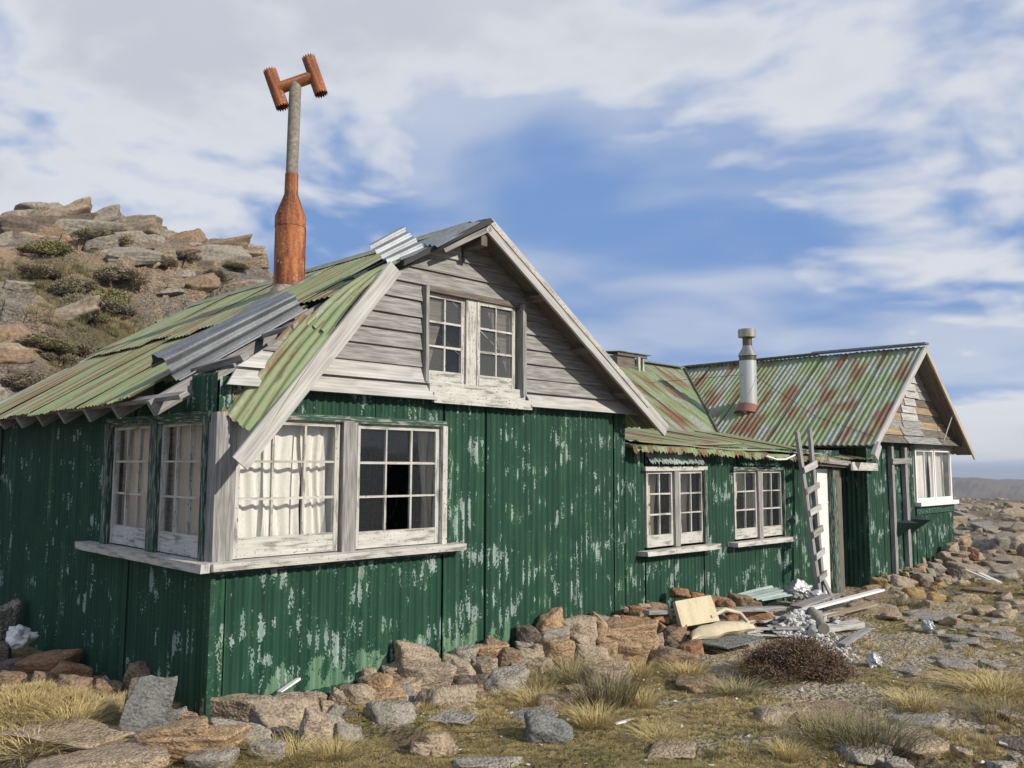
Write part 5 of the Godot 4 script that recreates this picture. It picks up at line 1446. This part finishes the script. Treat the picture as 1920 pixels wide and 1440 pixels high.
	for k in 900:
		var t := pow(rf(0, 1), 1.5)
		var c := Vector3(lerpf(6.6, 5.45, t) + rng.randfn(0, 0.16), 0, lerpf(0.95, 1.85, t) + rng.randfn(0, 0.1))
		var s := rf(0.012, 0.04) * (1.0 if t > 0.3 else rf(1.0, 2.4))
		c.y = ground_y(c.x, c.z) + s * 0.2 + (0.12 * exp(-pow((t) / 0.25, 2.0)) * rf(0, 1))
		mm.set_instance_transform(k, Transform3D(Basis.from_euler(Vector3(rf(0, 6), rf(0, 6), rf(0, 6))).scaled(Vector3(s, s * rf(0.5, 1), s)), c))
	var mi := MultiMeshInstance3D.new()
	mi.name = "plaster_rubble"
	mi.multimesh = mm
	mi.material_override = M.plaster
	add_child(mi)
	tag(mi, "spill of white broken plaster rubble running from the heap onto the turf", "rubble")
	mi.set_meta("kind", "stuff")

# ------------------------------------------------------------------ rocks and plants
func build_rocks() -> void:
	for k in 9:
		rock_meshes.append(make_rock(20 + k * 7, 5 + k % 4, false))
	for k in 5:
		rock_meshes.append(make_rock(220 + k * 7, 6, true, 0.035))
	var crag := []
	for k in 8:
		crag.append(make_rock(520 + k * 3, 7 + k, k % 2 == 0, 0.05, 70.0))
	var col := {"t": "tan", "o": "orange", "g": "grey", "b": "brown", "k": "dark", "p": "pale buff", "u": "blue-grey", "r": "rusty red", "y": "yellow ochre"}
	var place := {"n": "piled against the foot of the front gable wall", "l": "along the foot of the shaded side wall", "w": "piled under the windows of the middle wing", "f": "in the heap below the far gable wall"}
	var i := 0
	for r in ROCKS:
		var slab: bool = r[9] == "s"
		var big: String = "large" if r[3] > 0.34 else ("small" if r[3] < 0.16 else "medium")
		var lab := ""
		var grp := ""
		if slab:
			lab = "%s flat %s stone sunk in the turf %s" % [big, col[r[8]], "before the front gable" if r[0] < 4.6 else ("before the middle wing" if r[0] < 9.0 else "towards the far gable")]
			grp = "flat stones in the turf"
		else:
			var asp: float = r[3] / r[4]
			var shp: String = "long low" if asp > 2.2 else ("upright" if asp < 1.05 else ("squat" if asp > 1.55 else "blocky"))
			lab = "%s %s %s rock %s" % [big, shp, col[r[8]], place[r[9]]]
			grp = "rocks " + place[r[9]]
		var o := one("flat_stone" if slab else "rock", rock_meshes[9 + i % 5] if slab or (r[4] < r[3] * 0.45) else rock_meshes[i % 9], M["rock_" + r[8]], lab, "rock", grp, Vector3(r[0], r[1], r[2]))
		o.basis = Basis(Vector3.UP, deg_to_rad(-r[6] - 90.0 if false else -45.0 + (r[6] + 45.0))) * Basis(Vector3.BACK, deg_to_rad(r[7] + rf(-6, 6))) * Basis(Vector3.RIGHT, rf(-0.12, 0.12)) * Basis.from_scale(Vector3(r[3] * 1.16, r[4] * 1.2, r[5] * 1.2) * (Vector3.ONE if not slab else Vector3(1, 1.25, 1)))
		i += 1
	# smaller stones that fill the heaps between the big ones
	for k in 130:
		var zone := k % 3
		var x := rf(0.35, 4.6) if zone == 0 else (rf(4.65, 6.6) if zone == 1 else rf(10.4, 15.0))
		var z := rf(0.06, 0.62) if zone == 0 else (rf(0.0, 0.6) if zone == 1 else rf(0.08, 1.0))
		var top: float = [0.06 + 0.045 * x, 0.16 - 0.06 * (x - 4.6), -0.1 + 0.08 * (x - 10.4)][zone]
		var y := maxf(ground_y(x, z), top - 0.5 * maxf(z - 0.08, 0.0) - 0.12)
		var s := rf(0.09, 0.22)
		var tk: String = ["tgbtko", "rrbork", "tygtob"][zone][k / 3 % 6]
		var shp2: String = ["chunky", "flat", "wedge-shaped"][k % 5 % 3]
		var o := one("rock", rock_meshes[(k * 3) % 14] if shp2 != "flat" else rock_meshes[9 + k % 5], M["rock_" + tk], "%s %s filler stone %s" % [shp2, col[tk], ["wedged in the front gable rock pile", "wedged in the rock pile under the wing", "wedged in the far gable rock heap"][zone]], "rock", "filler stones in the rock heaps", Vector3(x, y + s * 0.15, z))
		o.basis = Basis.from_euler(Vector3(rf(-0.5, 0.5), rf(0, 6), rf(-0.5, 0.5))) * Basis.from_scale(Vector3(s * rf(1.0, 1.5), s * rf(0.5, 0.9), s))
	# the upright slate by the corner
	var sl := thing("upright_slab", "tall grey-green slate standing upright by the shaded corner of the hut", "stone slab", Vector3(-0.47, -0.1, 0.16))
	var s1 := part(sl, "slab", make_rock(901, 5, true, 0.03), M.rock_u)
	s1.basis = Basis(Vector3.UP, deg_to_rad(-40)) * Basis(Vector3.BACK, deg_to_rad(-6)) * Basis(Vector3.RIGHT, deg_to_rad(80)) * Basis.from_scale(Vector3(0.30, 0.07, 0.5))
	s1.position = Vector3(0.0, 0.2, 0.0)
	var s2 := part(sl, "slab_shoulder", make_rock(907, 6, true, 0.03), M.rock_u)
	s2.basis = Basis(Vector3.UP, deg_to_rad(-40)) * Basis(Vector3.RIGHT, deg_to_rad(80)) * Basis.from_scale(Vector3(0.16, 0.06, 0.24))
	s2.position = Vector3(0.12, 0.13, 0.1)
	var s3 := one("leaning_slab", make_rock(911, 5, true, 0.03), M.rock_k, "dark slab leaning behind the upright slate in the shade", "stone slab", "", Vector3(-0.42, 0.06, -0.12))
	s3.basis = Basis(Vector3.UP, deg_to_rad(-40)) * Basis(Vector3.RIGHT, deg_to_rad(76)) * Basis.from_scale(Vector3(0.2, 0.07, 0.42))
	var fz := one("lichen_boulder", make_rock(915, 8, false, 0.12), M.rock_g, "mottled shaggy grey boulder beside the shaded wall", "rock", "", Vector3(-0.2, 0.12, -3.9))
	fz.scale = Vector3(0.28, 0.4, 0.3)
	# stony plain beyond the far gable: the largest stones singly
	for k in 90:
		var az := deg_to_rad(rf(68.0, 80.0))
		var d := 17.0 + 40.0 * pow(rf(0, 1), 1.6)
		var x := EYE.x + d * sin(az)
		var z := EYE.z - d * cos(az)
		if x < 15.6 and z < 0.4:
			continue
		var s := rf(0.25, 0.75) * (1.0 + d * 0.012)
		var kk: String = ["h", "g", "p", "t"][k % 4]
		var o := one("boulder", rock_meshes[k % 14], M["rock_" + kk], ("flat " if k % 14 > 8 else "rounded ") + {"h": "buff", "g": "grey", "p": "pale", "t": "tan"}[kk] + " boulder on the stony plain beyond the far gable", "rock", "boulders on the plain", Vector3(x, ground_y(x, z) + s * 0.06, z))
		o.basis = Basis.from_euler(Vector3(rf(-0.2, 0.2), rf(0, 6), rf(-0.2, 0.2))) * Basis.from_scale(Vector3(s * rf(0.9, 1.7), s * rf(0.35, 0.7), s))
	scatter_stones()
	scatter_chips()
	# crags and blocks of the hill, tilted along its strata
	var kk_names := {"h": "buff", "g": "grey", "b": "brown", "t": "tan", "k": "dark"}
	var n := 0
	var tries := 0
	while n < 285 and tries < 4000:
		tries += 1
		var crest := n < 60
		var l := rf(-4.5, 7.0)
		var dd := rf(28.0, 31.5) if crest else rf(14.5, 29.5)
		if hill_green(l, dd) > 0.35 and rf(0, 1) < 0.85:
			continue
		var s := rf(0.7, 1.5) if crest else 0.3 + 0.95 * pow(rf(0, 1), 2.0)
		var p := hill_xz(l, dd)
		var y := hill_y(l, dd)
		var kk: String = ["b", "g", "t", "h", "b", "k", "g"][n % 7]
		var o := one("hill_boulder", crag[n % 8], M["rock_" + kk], ("huge " if s > 1.15 else ("big " if s > 0.8 else ("small " if s < 0.45 else ""))) + (["flat-topped ", "sharp-edged ", "split ", "leaning ", "rough "][n % 5]) + kk_names[kk] + (" boulder on the crest of the rocky hill" if crest else (" boulder on the upper slope of the rocky hill" if dd > 22.0 else " boulder on the lower slope of the rocky hill")), "rock", "boulders on the rocky hill", Vector3(p.x, y - 0.1 * s, p.y))
		o.basis = Basis(Vector3.UP, deg_to_rad(-17.0) + rf(-0.4, 0.4)) * Basis(Vector3.BACK, rf(0.1, 0.4)) * Basis(Vector3.RIGHT, rf(-0.15, 0.35)) * Basis.from_scale(Vector3(s * rf(1.2, 2.2), s * rf(0.42, 0.75), s * 1.15))
		n += 1

func scatter_stones() -> void:
	var mm := MultiMesh.new()
	mm.transform_format = MultiMesh.TRANSFORM_3D
	mm.mesh = rock_meshes[3]
	var n := 4200
	mm.instance_count = n
	for k in n:
		var near := k < 1200
		var x := 0.0
		var z := 0.0
		var s := 0.0
		if near:
			x = rf(-3.0, 12.0)
			z = rf(0.5, 6.0)
			s = 0.008 + 0.03 * pow(rf(0, 1), 4.0)
		else:
			var az := deg_to_rad(rf(50.0, 110.0))
			var d := 13.0 + 57.0 * pow(rf(0, 1), 0.9)
			x = EYE.x + d * sin(az)
			z = EYE.z - d * cos(az)
			if x < 15.6 and z < 0.6:
				z = rf(1.2, 6.0)
			s = rf(0.06, 0.26) * (1.0 + d * 0.01)
		mm.set_instance_transform(k, Transform3D(Basis.from_euler(Vector3(rf(-0.4, 0.4), rf(0, 6), rf(-0.4, 0.4))).scaled(Vector3(s * rf(0.9, 1.6), s * rf(0.4, 0.8), s)), Vector3(x, ground_y(x, z) + s * 0.08, z)))
	var mi := MultiMeshInstance3D.new()
	mi.name = "gravel"
	mi.multimesh = mm
	mi.material_override = M.rock_p
	add_child(mi)
	tag(mi, "loose gravel and small stones strewn over turf and plain", "gravel")
	mi.set_meta("kind", "stuff")

func scatter_chips() -> void:
	# flakes of white paint and splinters on the turf
	var mb := MB.new()
	mb.hexa([Vector3(-0.5, 0, 0.3), Vector3(0.5, 0, 0.35), Vector3(0.4, 0, -0.3), Vector3(-0.45, 0, -0.4), Vector3(-0.5, 0.12, 0.3), Vector3(0.5, 0.2, 0.35), Vector3(0.4, 0.12, -0.3), Vector3(-0.45, 0.16, -0.4)], Vector2.ZERO, 1, 0.1, 0.7)
	var mm := MultiMesh.new()
	mm.transform_format = MultiMesh.TRANSFORM_3D
	mm.mesh = mb.done()
	mm.instance_count = 380
	for k in 380:
		var x := 0.8 + 7.5 * rf(0, 1)
		var z := 0.7 + 3.2 * pow(rf(0, 1), 1.4)
		var s := rf(0.008, 0.03) * (1.0 if rf(0, 1) < 0.93 else 2.0)
		mm.set_instance_transform(k, Transform3D(Basis.from_euler(Vector3(rf(-0.4, 0.4), rf(0, 6), rf(-0.4, 0.4))).scaled(Vector3(s, s, s * rf(0.4, 1.2))), Vector3(x, ground_y(x, z) + 0.012, z)))
	var mi := MultiMeshInstance3D.new()
	mi.name = "paint_chips"
	mi.multimesh = mm
	mi.material_override = M.plaster
	add_child(mi)
	tag(mi, "tiny white paint chips and splinters scattered over the turf", "chips")
	mi.set_meta("kind", "stuff")

func tuft_mesh(sd: int, blades: int, spread: float, lean: float, width: float, colored := false) -> ArrayMesh:
	var r := RandomNumberGenerator.new()
	r.seed = sd
	var mb := MB.new()
	for k in blades:
		var an := r.randf_range(0, TAU)
		var rad := spread * sqrt(r.randf())
		var b := Vector3(cos(an) * rad, 0, sin(an) * rad)
		var an2 := an + r.randf_range(-0.9, 0.9)
		var ln := lean * r.randf_range(0.3, 1.1) * (0.4 + rad / maxf(spread, 0.01))
		var h := r.randf_range(0.55, 1.0)
		var side := Vector3(-sin(an2), 0, cos(an2)).rotated(Vector3.UP, r.randf_range(-1, 1)) * width
		var mid := b + Vector3(cos(an2) * ln * 0.35, h * 0.6, sin(an2) * ln * 0.35)
		var tip := b + Vector3(cos(an2) * ln, h * r.randf_range(0.8, 1.0), sin(an2) * ln)
		var nn := (tip - b).cross(side).normalized()
		var k0 := mb.v.size()
		for p in [b - side, b + side, mid - side * 0.8, mid + side * 0.8, tip]:
			mb.vert(p, nn, Vector2.ZERO)
			if colored:
				mb.c.append(Color.WHITE)
		mb.i.append_array([k0, k0 + 1, k0 + 3, k0, k0 + 3, k0 + 2, k0 + 2, k0 + 3, k0 + 4])
	return mb.done()

func bush_mesh(sd: int, leaves: int, size: float, nl := 9) -> ArrayMesh:
	var r := RandomNumberGenerator.new()
	r.seed = sd
	var mb := MB.new()
	var lobes := []
	for k in nl:
		var an := r.randf_range(0, TAU)
		var q := sqrt(r.randf()) * 0.36
		lobes.append([Vector3(cos(an) * q, 0.06 + 0.26 * (1.0 - q * q / 0.14) + r.randf_range(-0.04, 0.05), sin(an) * q), r.randf_range(0.10, 0.19)])
	for k in leaves:
		var lb: Array = lobes[k % nl]
		var d := Vector3(r.randfn(0, 1), r.randfn(0.3, 1), r.randfn(0, 1)).normalized()
		var p: Vector3 = lb[0] + d * lb[1] * pow(r.randf(), 0.3) * (1.0 + 0.25 * r.randfn(0, 0.5))
		if p.y < 0.0:
			p.y = -p.y * 0.4
		var t := (d * 0.7 + Vector3(r.randfn(0, 0.6), r.randfn(0.5, 0.5), r.randfn(0, 0.6))).normalized() * size * r.randf_range(0.6, 1.3)
		var s := t.cross(Vector3(r.randfn(0, 1), r.randfn(0, 1), r.randfn(0, 1))).normalized() * size * 0.22
		mb.quad(p - s, p + s, p + t + s * 0.4, p + t - s * 0.4)
	return mb.done()

func stems_mesh(sd: int) -> ArrayMesh:
	var r := RandomNumberGenerator.new()
	r.seed = sd
	var mb := MB.new()
	for k in 7:
		var an := TAU * k / 7.0 + r.randf()
		tube(mb, [Vector3(0, -0.05, 0), Vector3(cos(an) * 0.16, 0.15, sin(an) * 0.16), Vector3(cos(an) * 0.3, 0.34, sin(an) * 0.3)], [0.025, 0.015, 0.006], 5, false)
	return mb.done()

func build_plants() -> void:
	# tussocks near the hut
	var TU := [[2.4, 0.8, 0.26, 0.21, "tussock", "grey-green grass tussock beside the grey boulder of the rock pile"], [2.84, 0.79, 0.36, 0.27, "tussock", "wide grey-green grass tussock under the tan boulder of the rock pile"], [2.34, 1.56, 0.43, 0.36, "tussdark", "large dark grass tussock beside the blue-grey rock"], [1.95, 1.75, 0.3, 0.18, "straw", "low straw coloured tussock at the side of the blue-grey rock"], [2.05, 1.13, 0.28, 0.15, "straw", "low straw tussock between flat stones near the rock pile"],
		[2.92, 3.23, 0.52, 0.27, "tussdark", "large dark grass tussock behind the pale boulder in the foreground turf"], [2.85, 3.0, 0.4, 0.24, "tussock", "bristly grey-green tussock next to the large dark one in the foreground"], [3.2, 3.36, 0.24, 0.18, "tussock", "small brown-green tussock at the edge of the foreground boulder"], [4.16, 1.81, 0.42, 0.22, "straw", "straw yellow tussock beside the dark heath bush"], [3.78, 1.3, 0.33, 0.14, "straw", "low yellow tussock below the twisted foam roll"], [3.34, 1.06, 0.28, 0.2, "straw", "straw tussock at the end of the rock pile by the wing"],
		[4.01, 3.15, 0.36, 0.16, "straw", "loose yellow tussock by the long slab in the turf"], [4.94, 3.39, 0.51, 0.17, "straw", "spreading yellow tussock on the turf past the long slab"], [-0.92, -0.74, 0.4, 0.16, "straw", "yellow tussock on top of the grassy mound by the shaded wall"], [-0.72, -0.4, 0.41, 0.16, "straw", "yellow tussock on the near slope of the grassy mound"], [-1.02, -0.15, 0.48, 0.13, "straw", "low straw tussock between the mound and the flat slab"], [0.08, 0.96, 0.29, 0.15, "straw", "thin straw tussock under the long orange slab"], [0.28, 1.07, 0.26, 0.12, "straw", "small straw tussock before the tan boulder at the corner"],
		[9.1, 1.14, 0.5, 0.2, "tussdark", "dark tussock beside the yellow ochre rocks of the far heap"], [2.02, 2.25, 0.28, 0.1, "straw", "low straw tussock on the open turf before the rock pile"], [2.52, 1.71, 0.28, 0.15, "straw", "yellow tussock touching the large dark tussock"], [3.48, 1.95, 0.38, 0.15, "tussock", "olive tussock on the hummock before the heath bush"], [4.2, 3.63, 0.31, 0.15, "tussdark", "dark brown tussock by the pale slab at the turf edge"], [2.37, 2.96, 0.22, 0.13, "straw", "small yellow tussock before the large dark foreground tussock"]]
	var tm := [tuft_mesh(5, 380, 0.42, 0.8, 0.005), tuft_mesh(6, 380, 0.45, 0.95, 0.005), tuft_mesh(7, 420, 0.4, 0.65, 0.005)]
	for k in TU.size():
		var q: Array = TU[k]
		var o := one("grass_tussock", tm[k % 3], M[q[4]], q[5], "grass", "grass tussocks around the hut", Vector3(q[0], ground_y(q[0], q[1]) - 0.01, q[1]))
		o.scale = Vector3(q[2], q[3] * 0.95, q[2])
		o.rotation.y = rf(0, 6)
	var hb := thing("heath_bush", "low dark brown heath bush on the turf in front of the rubbish heap", "bush", Vector3(4.42, ground_y(4.42, 2.07), 2.0))
	var fo := part(hb, "foliage", bush_mesh(3, 42000, 0.022, 34), M.heath)
	fo.position.y = -0.05
	fo.scale = Vector3(1.25, 0.76, 1.0)
	var stm := part(hb, "stems", stems_mesh(4), M.stem)
	stm.scale = Vector3(0.8, 0.5, 0.5)
	# hill shrubs
	var bm := [bush_mesh(31, 9000, 0.045, 14), bush_mesh(32, 9000, 0.045, 16), bush_mesh(33, 9000, 0.04, 13)]
	var sm := stems_mesh(34)
	var n := 0
	var tries := 0
	var fixed := [[-0.8, 20.3, 1.3], [0.2, 20.0, 1.2], [0.4, 23.0, 1.6], [1.2, 24.0, 1.4], [-0.3, 25.0, 1.2], [0.6, 21.8, 1.3], [1.6, 19.0, 1.6], [2.3, 18.8, 1.3], [2.6, 19.2, 1.2], [3.0, 26.2, 1.1], [3.8, 25.6, 1.0], [2.4, 25.5, 0.9], [4.6, 27.0, 0.8], [-1.5, 18.5, 1.2], [-0.5, 17.8, 1.0], [0.8, 26.5, 1.1], [0.9, 22.6, 1.4], [-0.6, 23.4, 1.2], [1.5, 27.6, 0.7]]
	while n < 42 and tries < 2000:
		tries += 1
		var l := rf(-9.0, 6.0)
		var d := rf(13.5, 30.0)
		if n < fixed.size():
			l = fixed[n][0]
			d = fixed[n][1]
		elif hill_green(l, d) < 0.55:
			continue
		var p := hill_xz(l, d)
		var green := n % 4 == 0
		var s: float = rf(0.45, 1.1) if n >= fixed.size() else fixed[n][2]
		var o := thing("hill_shrub", ("broad " if s > 1.15 else ("small " if s < 0.75 else "")) + ("olive green mountain shrub among rocks on the " if green else "dark brown-grey mountain shrub among rocks on the ") + ("upper hill" if d > 24.0 else "lower hill"), "shrub", Vector3(p.x, hill_y(l, d) - 0.05, p.y), "shrubs on the rocky hill")
		part(o, "foliage", bm[n % 3], M.shrubgreen if green else M.shrub)
		part(o, "stems", sm, M.stem)
		o.scale = Vector3(s * rf(1.0, 1.6), s * rf(0.45, 0.75), s * rf(0.8, 1.3))
		o.rotation.y = rf(0, 6)
		n += 1
	var hg := MultiMesh.new()
	hg.transform_format = MultiMesh.TRANSFORM_3D
	hg.use_colors = true
	hg.mesh = tuft_mesh(9, 60, 0.45, 0.5, 0.02, true)
	var spots := []
	for k in 9000:
		var l := rf(-12.0, 8.0)
		var d := rf(12.0, 31.0)
		if hill_green(l, d) > rf(0.25, 0.8):
			spots.append([l, d])
	hg.instance_count = spots.size()
	for k in spots.size():
		var p := hill_xz(spots[k][0], spots[k][1])
		var s := rf(0.12, 0.3)
		hg.set_instance_transform(k, Transform3D(Basis(Vector3.UP, rf(0, 6)).scaled(Vector3(s, s * rf(0.5, 0.9), s)), Vector3(p.x, hill_y(spots[k][0], spots[k][1]) - 0.02, p.y)))
		hg.set_instance_color(k, Color(0.42, 0.34, 0.19).lerp(Color(0.18, 0.165, 0.08), rf(0, 1)))
	var hi := MultiMeshInstance3D.new()
	hi.name = "hill_grass"
	hi.multimesh = hg
	hi.material_override = M.grass
	add_child(hi)
	tag(hi, "dry grass growing in patches between the rocks on the hill", "grass")
	hi.set_meta("kind", "stuff")
	# short turf
	var mm := MultiMesh.new()
	mm.transform_format = MultiMesh.TRANSFORM_3D
	mm.use_colors = true
	mm.mesh = tuft_mesh(12, 22, 0.5, 0.8, 0.03, true)
	var pl := []
	var N := 120000
	for k in N:
		var az := deg_to_rad(rf(8.0, 84.0))
		var d := 2.6 + 26.0 * pow(rf(0, 1), 2.2)
		var x := EYE.x + d * sin(az)
		var z := EYE.z - d * cos(az)
		if z < 0.12 and x > -0.05 and x < 15.0:
			continue
		if x > 4.6 and x < 9.4 and z < 0.9:
			continue
		var n3 := nz.get_noise_2d(x * 11.0 + 500.0, z * 11.0)
		var n2 := nz.get_noise_2d(x * 70.0, z * 70.0 + 55.0)
		if n3 + n2 * 0.5 > 0.14 and rf(0, 1) < 0.85:
			continue
		var n1 := nz.get_noise_2d(x * 26.0 + 11.0, z * 26.0)
		if n1 * 0.6 - n3 * 0.7 + n2 * 0.3 > 0.22 and rf(0, 1) < 0.85:
			continue
		pl.append([x, z, n1, n2, d])
	mm.instance_count = pl.size()
	for k in pl.size():
		var q: Array = pl[k]
		var tall := smoothstep(0.0, 0.4, q[2])
		var s: float = rf(0.03, 0.055) * (1.0 + q[4] * 0.03)
		var h: float = s * lerpf(0.35, 1.35, tall) * rf(0.6, 1.2)
		mm.set_instance_transform(k, Transform3D(Basis(Vector3.UP, rf(0, 6)).scaled(Vector3(s, h, s)), Vector3(q[0], ground_y(q[0], q[1]) - 0.004, q[1])))
		var c := Color(0.27, 0.215, 0.085).lerp(Color(0.50, 0.395, 0.19), clampf(smoothstep(-0.15, 0.35, q[2]) * 0.8 + rf(-0.25, 0.25), 0, 1)).lerp(Color(0.16, 0.16, 0.05), smoothstep(0.0, 0.35, q[3]) * 0.7)
		mm.set_instance_color(k, c * rf(0.75, 1.2))
	var mi := MultiMeshInstance3D.new()
	mi.name = "turf_grass"
	mi.multimesh = mm
	mi.material_override = M.grass
	add_child(mi)
	tag(mi, "short olive and straw coloured alpine turf around the hut", "grass")
	mi.set_meta("kind", "stuff")

# ------------------------------------------------------------------ scene
func _ready() -> void:
	rng.seed = 7
	nz.seed = 3
	nz.noise_type = FastNoiseLite.TYPE_SIMPLEX_SMOOTH
	nz.frequency = 0.01
	nz.fractal_octaves = 4
	cell.seed = 5
	cell.noise_type = FastNoiseLite.TYPE_CELLULAR
	cell.frequency = 0.01
	cell.fractal_type = FastNoiseLite.FRACTAL_NONE
	cell.cellular_return_type = FastNoiseLite.RETURN_CELL_VALUE
	cell2.seed = 5
	cell2.noise_type = FastNoiseLite.TYPE_CELLULAR
	cell2.frequency = 0.01
	cell2.fractal_type = FastNoiseLite.FRACTAL_NONE
	cell2.cellular_return_type = FastNoiseLite.RETURN_DISTANCE2_SUB
	# camera
	var cam := Camera3D.new()
	cam.name = "camera"
	cam.fov = 48.592
	cam.near = 0.05
	cam.far = 9000.0
	add_child(cam)
	cam.transform = Transform3D(Basis(Vector3(0.705046, 0.003892, 0.709151), Vector3(-0.070129, 0.995466, 0.06426), Vector3(-0.705685, -0.095038, 0.702123)), EYE)
	cam.current = true
	# sky, air and exposure
	var env := Environment.new()
	env.background_mode = Environment.BG_SKY
	env.sky = build_sky()
	env.tonemap_mode = Environment.TONE_MAPPER_LINEAR
	env.tonemap_exposure = 1.0
	env.fog_enabled = true
	env.fog_density = 0.0004
	env.fog_light_color = Color(0.75, 0.8, 0.88)
	env.sdfgi_enabled = true
	env.ssao_enabled = true
	env.ssil_enabled = true
	env.ambient_light_source = Environment.AMBIENT_SOURCE_SKY
	var we := WorldEnvironment.new()
	we.name = "world"
	we.environment = env
	add_child(we)
	# sun: from the right and slightly behind the photographer, about 30 degrees up
	var sun := DirectionalLight3D.new()
	sun.name = "sun"
	sun.light_energy = 1.4
	sun.light_color = Color(1.0, 0.96, 0.89)
	sun.light_angular_distance = 0.53
	sun.shadow_enabled = true
	add_child(sun)
	sun.look_at_from_position(Vector3(0.22, 0.55, 1.0), Vector3.ZERO, Vector3.UP)
	build_materials()
	M.verge = mat(Color.WHITE, 0.65, T.verge)
	M.zincold = mat(lin(0.42, 0.44, 0.46), 0.5, T.zinc, 0.3)
	M.rooflean = mat(Color.WHITE, 0.75, T.rooflean)
	M.roof3 = mat(Color.WHITE, 0.7, T.roof2)
	M.roofpale = mat(lin(0.55, 0.56, 0.5), 0.8, T.zinc)
	M.zincbright = mat(Color(1.0, 1.0, 1.0), 0.45, T.zinc, 0.3)
	M.zincgreen = mat(lin(0.85, 1.0, 0.9), 0.6, T.zinc, 0.0)
	M.rustpale = mat(lin(0.6, 0.5, 0.42), 0.85, T.rock)
	M.woodtan = mat(lin(1.0, 0.88, 0.72), 0.9, M.woodpale.albedo_texture)
	M.brasspale = mat(lin(1.0, 0.95, 0.75), 0.45, T.zinc, 0.2)
	build_ground()
	build_hill()
	build_hut()
	build_rocks()
	build_near_things()
	build_plants()
